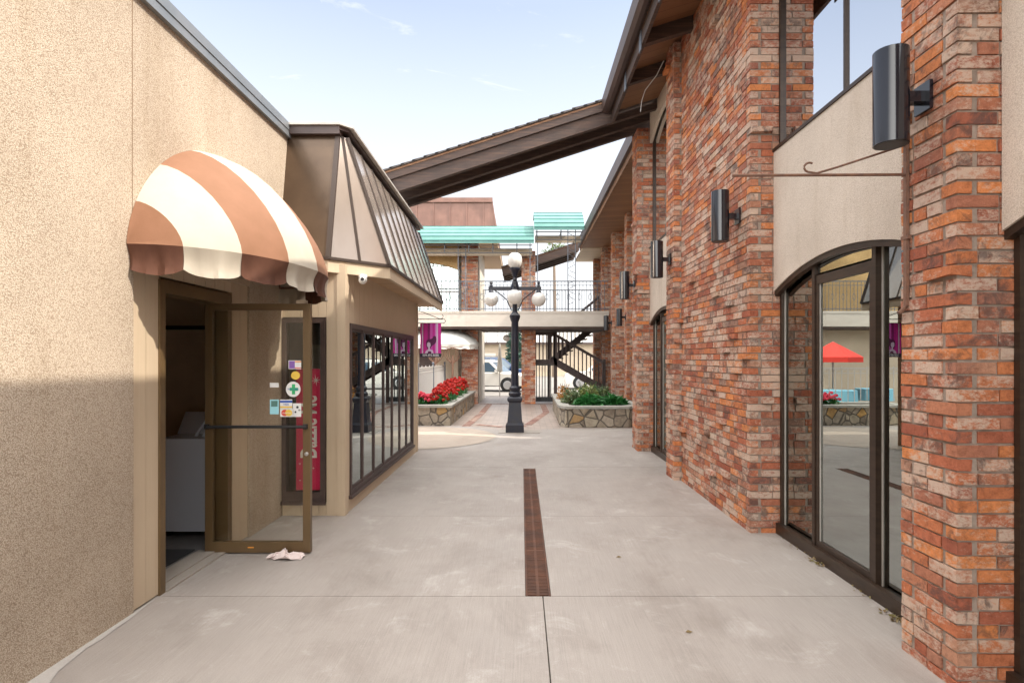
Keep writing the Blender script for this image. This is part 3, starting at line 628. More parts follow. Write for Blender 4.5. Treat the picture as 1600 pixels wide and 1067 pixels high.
# laundry interior
b = MB(); b.box(-5.2, -5.1, 2.5, 6.0, 0, 2.7); b.box(-5.1, -2.73, 5.9, 6.0, 0, 2.7); b.box(-5.1, -2.73, 2.5, 2.6, 0, 2.7); b.box(-5.1, -2.73, 2.6, 5.9, 2.6, 2.7); b.build('interior_wall', M['laundry'], SB)
boxo('interior_floor', M['floor_dark'], SB, -5.1, -2.7, 2.6, 5.9, 0.002, 0.012)
# open glass door
OD = thing('open_glass_door', 'open bronze framed glass door with stickers standing out from the left wall', 'door', (-2.66, 4.86, 0))
yd = 4.86; XL, XR = -2.66, -1.775
f = MB(); f.box(XL, XL+.062, yd-.022, yd+.022, .012, 2.10); f.box(XR-.062, XR, yd-.022, yd+.022, .012, 2.10); f.box(XL+.062, XR-.062, yd-.022, yd+.022, .012, .10); f.box(XL+.062, XR-.062, yd-.022, yd+.022, 2.045, 2.10)
f.build('door_leaf', M['bronze_gold'], OD)
boxo('glass_panel', M['glass_door'], OD, XL+.062, XR-.062, yd-.003, yd+.003, .10, 2.045)
b = MB(); b.path([(XL+.02, yd-.055, 1.07), (XR-.02, yd-.055, 1.07)], 0.013, 8); b.box(XL+.01, XL+.04, yd-.055, yd-.022, 1.05, 1.09); b.box(XR-.05, XR-.02, yd-.055, yd-.022, 1.05, 1.09); b.build('push_bar', M['black'], OD)
b = MB(); b.lathe([(0.016, 0), (0.016, -.012), (0.011, -.016)], (XR-.03, yd-.022, .84), 16, axis='y'); b.build('lock', M['rim'], OD)
boxo('closer_bracket', M['beige'], OD, XR-.12, XR-.04, yd-.02, yd+.03, 2.101, 2.13)
boxo('rail_label', M['st_orange'], OD, -2.3, -2.25, yd-.0235, yd-.0222, .05, .06)
sy = yd-.0042
def PX(px): return (px-815)*yd/900
def PZ(py): return 1.64+(560-py)*yd/900
def sticker(px0, px1, py0, py1, m, d=0, name='sticker', parent=None, rnd_=False):
    b = MB(); x0, x1, z0, z1 = PX(px0), PX(px1), PZ(py1), PZ(py0)
    if rnd_:
        n = 24; b.add([((x0+x1)/2+(x1-x0)/2*math.cos(6.2832*k/n), sy-.0006*d, (z0+z1)/2+(z1-z0)/2*math.sin(6.2832*k/n)) for k in range(n)], [tuple(range(n))])
    else: b.add([(x0, sy-.0006*d, z0), (x1, sy-.0006*d, z0), (x1, sy-.0006*d, z1), (x0, sy-.0006*d, z1)], [(0, 1, 2, 3)])
    return b.build(name, m, parent or OD)
TX = lambda px, py, d: Matrix.Translation((PX(px), sy-.0006*d-.0004, PZ(py))) @ Matrix.Rotation(R(90), 4, 'X')
s1 = sticker(451, 471, 563, 576.5, M['st_white']); sticker(452, 461, 564, 575.5, M['st_purple'], 1, 'print', s1); sticker(461, 471, 564, 566, M['st_orange'], 1, 'print', s1); sticker(461, 471, 574, 575.5, M['st_red'], 1, 'print', s1)
s1 = sticker(455, 469, 580, 593, M['st_yellow'], 0, rnd_=True)
s1 = sticker(447, 470, 596, 620, M['st_white'], 0, rnd_=True); sticker(456.5, 461.5, 600, 616, M['st_green'], 1, 'print', s1); sticker(453, 466, 605.5, 610.5, M['st_green'], 2, 'print', s1)
text_mesh('lettering', 'WE CARE', 0.022, M['st_blue'], s1, TX(458.5, 608, 3))
s1 = sticker(422, 436, 624, 647, M['st_cyan']); sticker(424, 434, 626, 635, M['teal'], 1, 'print', s1)
s1 = sticker(438, 457, 624, 638, M['st_white']); sticker(438, 457, 625.5, 629, M['st_blue'], 1, 'print', s1); sticker(438, 457, 634.5, 637, M['st_yellow'], 1, 'print', s1); text_mesh('lettering', 'VISA', 0.024, M['st_blue'], s1, TX(447.5, 631.8, 2))
s1 = sticker(438, 459, 638.5, 651, M['st_white']); sticker(440, 451, 639.5, 650, M['st_red'], 1, 'print', s1, True); sticker(446, 457, 639.5, 650, M['st_yellow'], 2, 'print', s1, True); text_mesh('lettering', 'MasterCard', 0.015, M['ink'], s1, TX(448.5, 645, 4))
s1 = sticker(458, 471, 630, 651, M['st_white']); sticker(463, 467, 634, 638, M['black'], 1, 'print', s1, True); sticker(460.5, 463.5, 642, 645, M['black'], 1, 'print', s1, True); sticker(466, 470, 639, 642, M['dark_room'], 1, 'print', s1, True)
s1 = sticker(422, 436, 598, 605, M['st_white'])
# crumpled cloth
b = MB(); n = 26
vs = []
for i in range(n):
    for k in range(14):
        u = i/(n-1)*2-1; w = k/13*2-1
        x = -1.94+u*.145; yy = 4.74+w*.06; ed = max(0, 1-(u*u+w*w)*.8)
        z = .006+ed*(.03+.075*abs(noise.noise(Vector((u*2.6, w*1.6, 3.1))))+.02*abs(noise.noise(Vector((u*8, w*5, 1)))))
        vs.append((x+.03*noise.noise(Vector((u*2, w*2, 7))), yy+.05*noise.noise(Vector((u*2, w*2, 9))), z))
b.add(vs, [(i*14+k, (i+1)*14+k, (i+1)*14+k+1, i*14+k+1) for i in range(n-1) for k in range(13)])
tag(b.build('crumpled_cloth', M['paper'], None, smooth=False), 'crumpled pinkish white rag on the ground against the open glass door', 'rag')
# washing machine
W = thing('washing_machine', 'white top-loading washing machine inside the dark doorway', 'washing machine', (-3.0, 5.5, 0))
b = MB(); b.prism([(-3.36, .06), (-2.80, .06), (-2.80, .885), (-2.82, .905), (-3.34, .905), (-3.36, .885)], 'y', 5.27, 5.85); b.build('cabinet', M['washer'], W)
b = MB(); b.prism([(5.62, .906), (5.86, .906), (5.86, 1.10), (5.76, 1.11)], 'x', -3.36, -2.80); b.build('control_panel', M['washer'], W)
b = MB(); b.bar((-3.02, 5.34, .92), (-2.9, 5.34, 1.1), .02, .02); b.prism([(-3.0, .907), (-2.82, .907), (-2.82, 1.1), (-2.88, 1.12)], 'y', 5.40, 5.55); b.build('lid', M['washer'], W)
for fx in (-3.32, -2.92): boxo('foot', M['black'], W, fx, fx+.08, 5.3, 5.36, .0125, .06)
hr = thing('hanger_rail', 'wall rail with wire coat hangers above the washing machine', 'rail', (-3.2, 5.8, 2))
b = MB(); b.box(-4.6, -2.8, 5.80, 5.83, 1.93, 1.97); b.build('rail', M['black'], hr)
for zz, xx in ((1.9, -2.98), (1.62, -3.0)):
    b = MB(); b.path([(xx, 5.78, zz+.05), (xx, 5.78, zz-.04), (xx-.14, 5.78, zz-.2), (xx+.14, 5.78, zz-.2), (xx, 5.78, zz-.04)], .006, 5); b.build('hanger', M['iron_pale'], hr)
mt = MB(); mt.box(-3.3, -2.78, 4.1, 4.9, .0125, .02); tag(mt.build('door_mat', M['black']), 'dark mat on the floor just inside the doorway', 'mat')

# ------------------------------------------------------------------ STRIPED AWNING
def awning(root, cx, cy, z0, a, d, h, mats, drop, panels=8, mtx=None, n=10, inner=None):
    """quarter ellipsoid on a wall; a half length along wall, d projection, h height"""
    mtx = mtx or Matrix.Identity(4)
    def P(th, ph, k=1.0):    # th 0..pi along wall, ph 0 rim .. pi/2 wall
        l = -a*math.cos(th); s = max(0, math.sin(th)); co = max(0, math.cos(ph)); si = max(0, math.sin(ph))
        return mtx @ Vector((l*k, -d*s*co**1.3*k, z0+h*s**1.2*si**1.3*k))
    for p in range(panels):
        t0 = math.pi*p/panels; t1 = math.pi*(p+1)/panels; sub = 6
        b = MB(); vs = []
        for kk in (1.0, 0.992):
            for i in range(sub+1):
                for j in range(n+1): vs.append(P(t0+(t1-t0)*i/sub, math.pi/2*j/n, kk*(1-0.010*math.sin(math.pi*i/sub)*max(0, math.sin(math.pi*j/n))**.5)))
        m_ = (sub+1)*(n+1); fs = []
        for i in range(sub):
            for j in range(n):
                q = (i*(n+1)+j, (i+1)*(n+1)+j, (i+1)*(n+1)+j+1, i*(n+1)+j+1); fs.append(q); fs.append(tuple(x+m_ for x in reversed(q)))
        b.add(vs, fs); b.build('canopy_panel', mats[p % 2], root, smooth=True)
        b = MB(); vs = []; rows = 5; sub = 12
        for i in range(sub+1):
            u = i/sub; base = P(t0+(t1-t0)*u, 0)
            nrm = (base-(mtx @ Vector((0, 0, z0)))); nrm.z = 0
            if nrm.length > 0: nrm.normalize()
            dd = drop*(0.78+0.22*(math.sin(math.pi*u)**0.6))
            for j in range(rows+1):
                w = j/rows; wob = (0.016*math.sin(u*9+p*2.1)+0.012*math.sin(u*21+p))*w
                vs.append(base+nrm*(wob-0.035*math.sin(w*2.2))+Vector((0, 0, -dd*w)))
        b.add(vs, [(i*(rows+1)+j, (i+1)*(rows+1)+j, (i+1)*(rows+1)+j+1, i*(rows+1)+j+1) for i in range(sub) for j in range(rows)])
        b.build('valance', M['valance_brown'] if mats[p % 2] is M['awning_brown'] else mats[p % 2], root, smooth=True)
    # frame tubes
    b = MB()
    b.path([P(math.pi*i/32, 0, 0.985) for i in range(33)], 0.012, 6)
    b.path([P(math.pi*i/32, math.pi/2, 0.985) for i in range(33)], 0.012, 6)
    b.build('frame', inner or M['rust_iron'], root)
# wall is at x=-2.5 facing +x : local -y -> world +x ; local x -> world +y
mtxA = Matrix.Translation((-2.497, 4.80, 0)) @ Matrix(((0, -1, 0, 0), (1, 0, 0, 0), (0, 0, 1, 0), (0, 0, 0, 1)))
AW = thing('striped_awning', 'domed brown and cream striped awning over the left doorway', 'awning', (-2.5, 4.8, 2.37))
awning(AW, 0, 0, 2.365, 1.16, 0.80, 0.93, [M['awning_brown'], M['awning_cream']], 0.19, 8, mtxA)

# ------------------------------------------------------------------ SHOP with mansard
SH = thing('mansard_shop', 'tan sided shop with brown standing seam mansard roof beyond the striped awning', 'shop building', (-2.5, 8, 0))
# front wall with poster window opening x -2.49..-2.05, z .13..2.05
fy = 6.02
b = MB()
def boards(b, x0, x1, y0, y1, z0, z1, ax, pitch=0.19):
    a, c = (x0, x1) if ax == 'x' else (y0, y1); p = a
    while p < c-.005:
        q = min(p+pitch, c)
        if c-q < .03: q = c
        if ax == 'x': b.box(p+.0015, q-.0015, y0, y1, z0, z1)
        else: b.box(x0, x1, p+.0015, q-.0015, z0, z1)
        p = q
boards(b, -2.04, -1.93, fy, fy+.1, 0, 2.62, 'x'); boards(b, -2.5, -2.04, fy, fy+.1, 0, .13, 'x'); boards(b, -2.5, -2.04, fy, fy+.1, 2.07, 2.62, 'x')
b.build('siding', M['siding'], SH)
boxo('corner_post', M['siding'], SH, -1.928, -1.84, fy-.012, fy+.09, 0, 2.62)
b = MB(); boards(b, -1.95, -1.852, fy+.092, 6.2, 0, 2.62, 'y'); boards(b, -1.95, -1.852, 6.2, 9.8, 0, .16, 'y'); boards(b, -1.95, -1.852, 6.2, 9.8, 2.02, 2.62, 'y'); boards(b, -1.95, -1.852, 9.8, 10.2, 0, 2.62, 'y')
b.build('siding', M['siding'], SH)
boxo('corner_post', M['siding'], SH, -1.95, -1.838, 10.12, 10.24, 0.001, 2.62)
b = MB(); boards(b, -5.2, -1.96, 10.12, 10.2, 0, 2.62, 'x'); boards(b, -5.3, -5.2, 6.2, 10.2, 0, 2.62, 'y'); b.build('siding', M['siding'], SH)
# poster window
f = MB(); f.box(-2.495, -2.455, fy-.03, fy+.07, .14, 2.06); f.box(-2.095, -2.045, fy-.03, fy+.07, .14, 2.06); f.box(-2.455, -2.095, fy-.03, fy+.07, 2.01, 2.06); f.box(-2.455, -2.095, fy-.03, fy+.07, .14, .25); f.box(-2.50, -2.035, fy-.05, fy-.032, .12, .155)
w = f.build('window', M['trim_dark'], SH); boxo('pane', M['glass_door'], w, -2.455, -2.095, fy+.0, fy+.005, .25, 2.01)
# long window with seven panes
f = MB(); wy0, wy1, wz0, wz1 = 6.2, 9.8, .17, 2.02
f.box(-1.93, -1.835, wy0, wy1, wz1-.055, wz1); f.box(-1.93, -1.835, wy0, wy1, wz0, wz0+.045); f.box(-1.93, -1.835, wy0, wy0+.045, wz0+.045, wz1-.055); f.box(-1.93, -1.835, wy1-.045, wy1, wz0+.045, wz1-.055)
f.box(-1.93, -1.815, wy0-.03, wy1+.03, wz0-.035, wz0-.001)
stp = (wy1-wy0)/7
for i in range(1, 7): f.box(-1.93, -1.847, wy0+stp*i-.026, wy0+stp*i+.026, wz0+.045, wz1-.055)
w = f.build('window', M['trim_dark'], SH)
for i in range(7):
    y0 = wy0+stp*i+.027; y1 = wy0+stp*(i+1)-.027
    boxo('pane', M['glass'], w, -1.866, -1.861, y0, y1, wz0+.045, wz1-.055)
    s_ = MB(); s_.box(-1.905, -1.853, y0, y0+.014, wz0+.045, wz1-.055); s_.box(-1.905, -1.853, y1-.014, y1, wz0+.045, wz1-.055); s_.box(-1.905, -1.853, y0+.014, y1-.014, wz1-.085, wz1-.055); s_.box(-1.905, -1.853, y0+.014, y1-.014, wz0+.045, wz0+.08); s_.build('sash', M['trim_dark'], w)
b = MB(); b.box(-3.3, -3.25, 6.15, 10.1, 0, 2.62); b.box(-3.25, -1.96, 6.125, 6.135, 0, 2.6) if False else None
b.box(-5.2, -1.96, 6.2, 10.1, 2.45, 2.5); b.build('interior_wall', M['pale_room'], SH)
boxo('interior_floor', M['concrete_bare'], SH, -5.2, -1.96, 6.15, 10.1, .0, .015)
boxo('display_shelf', M['beige'], SH, -2.5, -2.0, 6.4, 9.9, .1, .17)
# pink hanging displays
for i, yy in enumerate((6.65, 7.4, 8.2, 9.1)):
    b = MB(); b.box(-2.42-.1*(i % 2), -2.41-.1*(i % 2), yy, yy+.28, .6+.1*(i % 3), 1.8); tag(b.build('display_card', M['poster'] if i % 2 else M['st_white']), ['white display card nearest inside the long shop window', 'crimson display card second inside the long shop window', 'white display card third inside the long shop window', 'crimson display card farthest inside the long shop window'][i], 'display card')
# mansard roof
zt, zb = 4.02, 2.66
T0 = Vector((-2.5, 6.16, zt)); T1 = Vector((-1.965, 6.16, zt)); T2 = Vector((-1.86, 6.22, zt)); T3 = Vector((-1.95, 10.9, zt))
T2 = Vector((-1.885, 6.24, zt))
B0 = Vector((-2.5, 5.92, zb)); B1 = Vector((-1.99, 5.92, zb)); B2 = Vector((-1.47, 6.44, zb)); B3 = Vector((-1.48, 10.8, zb))
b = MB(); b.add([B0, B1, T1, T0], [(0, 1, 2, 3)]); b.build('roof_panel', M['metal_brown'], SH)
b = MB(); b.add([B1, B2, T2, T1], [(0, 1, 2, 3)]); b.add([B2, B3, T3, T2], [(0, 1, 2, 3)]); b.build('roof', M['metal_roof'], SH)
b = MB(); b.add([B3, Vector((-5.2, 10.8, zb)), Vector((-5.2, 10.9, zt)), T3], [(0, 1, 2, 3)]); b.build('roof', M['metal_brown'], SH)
b = MB()
def seam(p, q, w=.02, h=.035): b.bar(p, q, w, h)
seam(B1, T1, .05, .03); seam(B2, T2, .05, .03); seam(B1.lerp(B2, .5), T1.lerp(T2, .5), .022)
ny = 9
for i in range(1, ny):
    k = i/ny; seam(B2.lerp(B3, k), T2.lerp(T3, k), .02, .026)
seam(B3, T3, .05, .035)
b.build('standing_seam', M['seam'], SH)
b = MB(); b.box(-2.5, -1.93, 6.1, 6.2, zt, zt+.085); b.prism([(-1.93, 6.1), (-1.855, 6.2), (-1.92, 10.95), (-2.05, 10.95), (-2.05, 6.2), (-1.93, 6.2)], 'z', zt+.045, zt+.085); b.build('fascia', M['trim_dark'], SH)
b = MB(); b.prism([(-2.5, 6.07), (-1.92, 6.07), (-1.81, 6.19), (-1.87, 10.98), (-5.2, 10.98), (-5.2, 6.16), (-2.5, 6.16)], 'z', zt+.086, zt+.11); b.build('roof_cap', M['coping_pale'], SH)
# eave fascia (tan) and soffit
def off(p, dx, dy): return (p.x+dx, p.y+dy)
b = MB(); b.prism([off(B0, 0, -.02), off(B1, .01, -.02), off(B2, .02, -.01), off(B3, .02, 0), off(B3, -.05, 0), off(B2, -.05, .03), off(B1, -.02, .05), off(B0, 0, .05)], 'z', 2.655, 2.685); b.build('drip_edge', M['seam'], SH)
b = MB(); b.prism([off(B0, 0, 0), off(B1, 0, 0), off(B2, 0, 0), off(B3, 0, -.02), off(B3, -.045, -.02), off(B2, -.045, .03), off(B1, -.02, .05), off(B0, 0, .05)], 'z', 2.53, 2.653); b.build('eave_board', M['siding'], SH)
b = MB(); b.prism([(-2.5, 5.975), off(B1, -.02, .055), off(B2, -.05, .04), off(B3, -.05, -.03), (-5.2, 10.77), (-5.2, 6.2), (-2.5, 6.2)], 'z', 2.60, 2.63); b.build('soffit', M['soffit_tan'], SH)
boxo('upper_wall', M['siding'], SH, -5.2, -5.1, 6.2, 10.8, 2.64, 4.05)
# shop poster
PO = thing('shop_poster', 'tall crimson poster with white vertical lettering in the narrow shop window', 'poster', (-2.24, 6.04, 1))
def P6(px): return (px-815)*6.04/900
def Z6(py): return 1.64+(560-py)*6.04/900
b = MB(); b.box(P6(463), P6(503.5), 6.035, 6.038, Z6(765), Z6(576)); b.build('sheet', M['poster'], PO)
text_mesh('lettering', 'Dazzle Me', 0.235, M['ink'], PO, Matrix.Translation((P6(484), 6.0335, Z6(667))) @ Matrix.Rotation(R(90), 4, 'X') @ Matrix.Rotation(R(90), 4, 'Z'), sx=.66, bold=0.006)
b = MB(); cx, cz = P6(494), Z6(594)
for k in range(8):
    a = k*math.pi/4+.15; L_ = .072 if k % 2 == 0 else .045; dx, dz = math.cos(a), math.sin(a)
    b.add([(cx-dz*.005, 6.0335, cz+dx*.005), (cx+dx*L_, 6.0335, cz+dz*L_), (cx+dz*.005, 6.0335, cz-dx*.005)], [(0, 1, 2)])
for (px, py, s_) in ((469, 724, .015), (490, 731, .014), (469, 750, .012), (487, 745, .01)):
    x, z = P6(px), Z6(py); b.add([(x-s_, 6.0335, z), (x, 6.0335, z-.003), (x+s_, 6.0335, z), (x, 6.0335, z+.003)], [(0, 1, 2, 3)]); b.add([(x, 6.0334, z-s_), (x+.003, 6.0334, z), (x, 6.0334, z+s_), (x-.003, 6.0334, z)], [(0, 1, 2, 3)])
b.build('snowflake', M['ink'], PO)
# security camera
SC = thing('security_camera', 'small white security camera under the mansard eave', 'security camera', (-1.66, 5.98, 2.53))
b = MB(); b.lathe([(.045, 0), (.045, -.03), (.03, -.035)], (-1.70, 6.17, 2.535), 20); b.build('mount', M['white'], SC)
b = MB(); b.ball((-1.70, 6.16, 2.475), .042, 18, 10); b.lathe([(.03, 0), (.03, -.07), (.024, -.075)], (-1.68, 6.15, 2.475), 16, axis='y'); b.build('camera_head', M['white'], SC, smooth=True)
b = MB(); b.lathe([(.018, 0), (.018, -.004)], (-1.68, 6.074, 2.475), 16, axis='y'); b.build('lens', M['black_gloss'], SC)

# ------------------------------------------------------------------ BANNER
BN = thing('salon_banner', 'magenta banner showing a woman with flying dark hair hanging at the shop corner', 'banner', (-1.62, 10.2, 2.25))
yb = 10.2; xa, xb, z0, z1 = -1.795, -1.425, 1.665, 2.265
b = MB(); b.box(xa, xb, yb-.002, yb+.002, z0+.065, z1); b.build('cloth', M['banner'], BN)
b = MB(); b.box(xa, xb, yb-.003, yb+.003, z0, z0+.063); b.build('band', M['navy'], BN)
text_mesh('lettering', '509.493.8080', 0.058, M['ink'], BN, Matrix.Translation(((xa+xb)/2, yb-.0045, z0+.03)) @ Matrix.Rotation(R(90), 4, 'X'), sx=.93)
def flat(pts, m, name, d, par): 
    b = MB(); b.add([(xa+u*(xb-xa), yb-.003-d*.0008, z0+w*(z1-z0)) for u, w in pts], [tuple(range(len(pts)))]); return b.build(name, m, par)
flat([(.08, .11), (.14, .11), (.14, 1), (.08, 1)], M['lilac'], 'stripe', 0, BN); flat([(.77, .11), (.85, .11), (.85, 1), (.77, 1)], M['lilac'], 'stripe', 0, BN)
flat([(.28, .40), (.30, .48), (.38, .53), (.5, .53), (.60, .56), (.66, .62), (.62, .60), (.68, .63), (.74, .61), (.78, .52), (.74, .42), (.66, .36), (.56, .33), (.50, .26), (.44, .28), (.36, .24), (.30, .30)], M['plum'], 'hair', 1, BN)
flat([(.33, .40), (.38, .44), (.48, .42), (.50, .34), (.46, .28), (.47, .22), (.60, .20), (.64, .11), (.22, .11), (.28, .19), (.38, .22), (.39, .28), (.33, .32)], M['lilac'], 'figure', 2, BN)
flat([(.36, .11), (.54, .11), (.52, .17), (.38, .17)], M['plum'], 'dress', 3, BN)
b = MB(); b.path([(-1.85, yb, 2.335), (-1.40, yb, 2.335)], .007); b.path([(-1.85, yb, 2.50), (-1.45, yb, 2.34), (-1.40, yb, 2.35), (-1.385, yb, 2.39), (-1.41, yb, 2.42)], .006)
b.path([(-1.42, yb, 2.34), (-1.37, yb, 2.34), (-1.345, yb, 2.30), (-1.37, yb, 2.265), (-1.83, yb, 2.265)], .006); b.path([(-1.85, yb, 2.33), (-1.84, yb, 2.27), (-1.80, yb, 2.268)], .006); b.path([(-1.845, yb, 2.55), (-1.845, yb, 2.2)], .008); b.build('bracket', M['black'], BN)

# ------------------------------------------------------------------ SCONCES
def make_sconce():
    r = thing('wall_sconce', 'x', 'wall light')
    r.location = (0, 0, 0); b = MB()
    b.lathe([(.082, -.247), (.085, -.247), (.085, .247), (.082, .247)], (-.185, 0, 0), 32); 
    b.v = b.v; b.build('cylinder_shade', M['black_gloss'], r, smooth=True)
    b = MB(); b.lathe([(.078, 0), (.078, .012)], (-.185, 0, -.249), 24); b.build('lens', M['black'], r)
    b = MB(); b.box(-.105, -.02, -.028, .028, -.028, .028); b.build('arm', M['black_gloss'], r)
    b = MB(); b.box(-.022, -.004, -.06, .06, -.075, .075); b.build('back_plate', M['black_gloss'], r); return r
sc0 = make_sconce()
spots = [(2.147, 3.06, 3.02, 'largest black cylinder wall light on the nearest brick pilaster'), (2.147, 5.69, 3.04, 'black cylinder wall light on the broad brick wall'),
         (2.047, 7.93, 3.00, 'black cylinder wall light on the pilaster past the broad brick wall'), (2.047, 10.42, 2.96, 'black cylinder wall light on the corner pilaster below the timber canopy'),
         (3.017, 16.7, 2.83, 'small distant black cylinder wall light above the right planter'), (3.017, 19.3, 2.83, 'smallest farthest black cylinder wall light at the footbridge end')]
for i, (x, y, z, lb) in enumerate(spots):
    s_ = sc0 if i == 0 else copy_tree(sc0); s_.location = (x, y, z); s_['label'] = lb; s_['group'] = 'black cylinder wall lights on the brick building'
# iron sign bracket & conduit
IB = thing('iron_sign_bracket', 'empty brown iron sign bracket projecting from the nearest pilaster', 'sign bracket', (2.147, 3.2, 2.65))
b = MB(); b.path([(2.147, 3.2, 2.66), (1.17, 3.2, 2.655)], .0085, 8)
arc = [(1.60+.03*math.cos(a), 3.2, 2.70+.026*math.sin(a)) for a in [R(d) for d in range(60, 275, 18)]]
b.path(arc+[(1.64, 3.2, 2.668), (1.75, 3.2, 2.70), (2.147, 3.2, 2.83)], .006, 8); b.build('arm', M['rust_iron'], IB)
b = MB(); b.box(2.128, 2.146, 3.188, 3.212, 1.93, 2.86); b.box(2.125, 2.146, 3.17, 3.23, 2.3, 2.32); b.path([(2.135, 3.2, 1.93), (2.12, 3.22, 1.9), (2.13, 3.25, 1.9)], .012, 8); b.build('wall_strap', M['rust_iron'], IB)
# brick wall fixtures
b = MB(); b.ball((2.13, 6.62, .78), .035, 12, 8); b.lathe([(.05, 0), (.05, .02)], (2.13, 6.62, .78), 14, axis='x'); tag(b.build('hose_bib', M['rust_iron'], None, smooth=True), 'small rusty valve low on the broad brick wall', 'tap')

# ------------------------------------------------------------------ LAMP POST
LP = thing('street_lamp', 'dark cast iron lamp post with five white globes in the alley', 'street lamp', (-.15, 12.85, 0))
c = (-.15, 12.85, 0); s2 = math.sqrt(2)
b = MB(); b.box(-.51, .40, 12.6, 13.15, .0005, .012); b.build('footing', M['concrete_bare'], LP)
b = MB(); b.lathe([(.20*s2, .012), (.20*s2, .17), (.18*s2, .20), (.165*s2, .22), (.13*s2, .66), (.15*s2, .69), (.165*s2, .72), (.165*s2, .76), (.12*s2, .80)], c, 4, sq=True); b.build('base', M['iron_blue'], LP)
b = MB()
for sx, sy_ in ((0, -1),(0, 1), (1, 0), (-1, 0)):
    pass
b = MB(); b.lathe([(.12, .80), (.14, .83), (.14, .87), (.10, .91), (.12, .95), (.125, .99), (.09, 1.03), (.085, 1.1), (.082, 2.2), (.078, 2.45), (.10, 2.50), (.12, 2.56), (.12, 2.60), (.09, 2.63), (.055, 2.68), (.05, 3.05), (.09, 3.10), (.10, 3.2), (.07, 3.32), (.05, 3.36), (.045, 3.46), (.07, 3.52), (.10, 3.60), (.12, 3.62), (.12, 3.65), (.06, 3.66)], c, 28); b.build('post', M['iron_blue'], LP, smooth=True)
for dx, dy in ((-1, 0), (1, 0), (0, -1), (0, 1)):
    b = MB(); L_ = .53; z = 3.20; e = (c[0]+dx*L_, c[1]+dy*L_)
    b.bar((c[0]+dx*.05, c[1]+dy*.05, z), (c[0]+dx*(L_+.06), c[1]+dy*(L_+.06), z), .06, .075)
    b.path([(c[0]+dx*.08, c[1]+dy*.08, 2.72), (c[0]+dx*.18, c[1]+dy*.18, 2.95), (c[0]+dx*.34, c[1]+dy*.34, 3.08), (c[0]+dx*.45, c[1]+dy*.45, 3.16)], .013, 6)
    b.lathe([(.03, -.03), (.035, .03), (.02, .05), (.035, .09), (.01, .14)], (e[0], e[1], z+.03), 12); b.lathe([(.05, -.12), (.07, -.10), (.03, -.03)], (e[0], e[1], z), 14)
    b.build('arm', M['iron_blue'], LP, smooth=True)
    b = MB(); b.ball((e[0], e[1], 2.955), .158, 32, 18); b.build('globe', M['lamp_glass'], LP, smooth=True)
b = MB(); b.lathe([(.09, 3.66), (.14, 3.71), (.162, 3.79), (.158, 3.87), (.13, 3.94), (.08, 3.985), (.005, 4.0)], c, 28); b.build('globe', M['lamp_glass'], LP, smooth=True)

# ------------------------------------------------------------------ PLANTERS
def planter(label, outer, capw, h=0.44, loc=(0, 0, 0)):
    r = thing('stone_planter', label, 'planter', loc); b = MB(); b.prism(outer, 'z', 0.0, h); b.build('stone_wall', M['stone'], r)
    n = len(outer); cx = sum(p[0] for p in outer)/n; cy = sum(p[1] for p in outer)/n
    # inward and outward offset by edge normals (ccw polygon)
    def offs(d):
        res = []
        for i in range(n):
            p0 = Vector(outer[i-1]); p1 = Vector(outer[i]); p2 = Vector(outer[(i+1) % n])
            e1 = (p1-p0).normalized(); e2 = (p2-p1).normalized(); n1_ = Vector((e1.y, -e1.x)); n2_ = Vector((e2.y, -e2.x))
            m_ = (n1_+n2_); k = 2/m_.dot(m_); res.append(p1+m_*d*k)
        return res
    o_ = offs(.04); i_ = offs(-capw); b = MB()
    for i in range(n):
        j = (i+1) % n; b.prism([tuple(o_[i]), tuple(o_[j]), tuple(i_[j]), tuple(i_[i])], 'z', h+.002, h+.062)
    b.build('cap', M['stone_cap'], r); b = MB(); b.prism([tuple(x) for x in i_], 'z', h+.0, h+.03); b.build('soil', M['soil'], r); return r
planter('stone planter full of red geraniums on the left of the courtyard', [(-4.6, 14.06), (-1.74, 14.06), (-1.66, 20.3), (-2.62, 20.3), (-2.62, 15.1), (-4.6, 15.1)], .22, loc=(-2.2, 15, 0))
planter('stone planter with green shrubs against the brick building', [(1.06, 13.72), (2.55, 13.72), (2.9, 14.1), (2.9, 18.6), (1.0, 18.6), (.93, 14.1)], .24, loc=(2, 15, 0))
def leaves(b, c, rx, ry, rz, n, size, hemi=True, droop=0.4):
    for _ in range(n):
        while True:
            p = Vector((uni(-1, 1), uni(-1, 1), uni(0 if hemi else -1, 1)))
            if .25 < p.length < 1: break
        p = p*(0.75+.25*noise.noise(p*3+Vector(c)))
        q = Vector((c[0]+p.x*rx, c[1]+p.y*ry, c[2]+p.z*rz)); s_ = size*uni(.6, 1.3)
        d = Vector((p.x+uni(-.6, .6), p.y+uni(-.6, .6), uni(-droop, .6))).normalized(); u = d.cross(Vector((uni(-.4, .4), uni(-.4, .4), 1))).normalized(); nn = u.cross(d)
        t_ = (rnd(), 0, 0)
        b.add([q, q+d*s_*.5+u*s_*.32+nn*.1*s_, q+d*s_-nn*.12*s_, q+d*s_*.5-u*s_*.32+nn*.1*s_], [(0, 1, 2, 3)], t_)
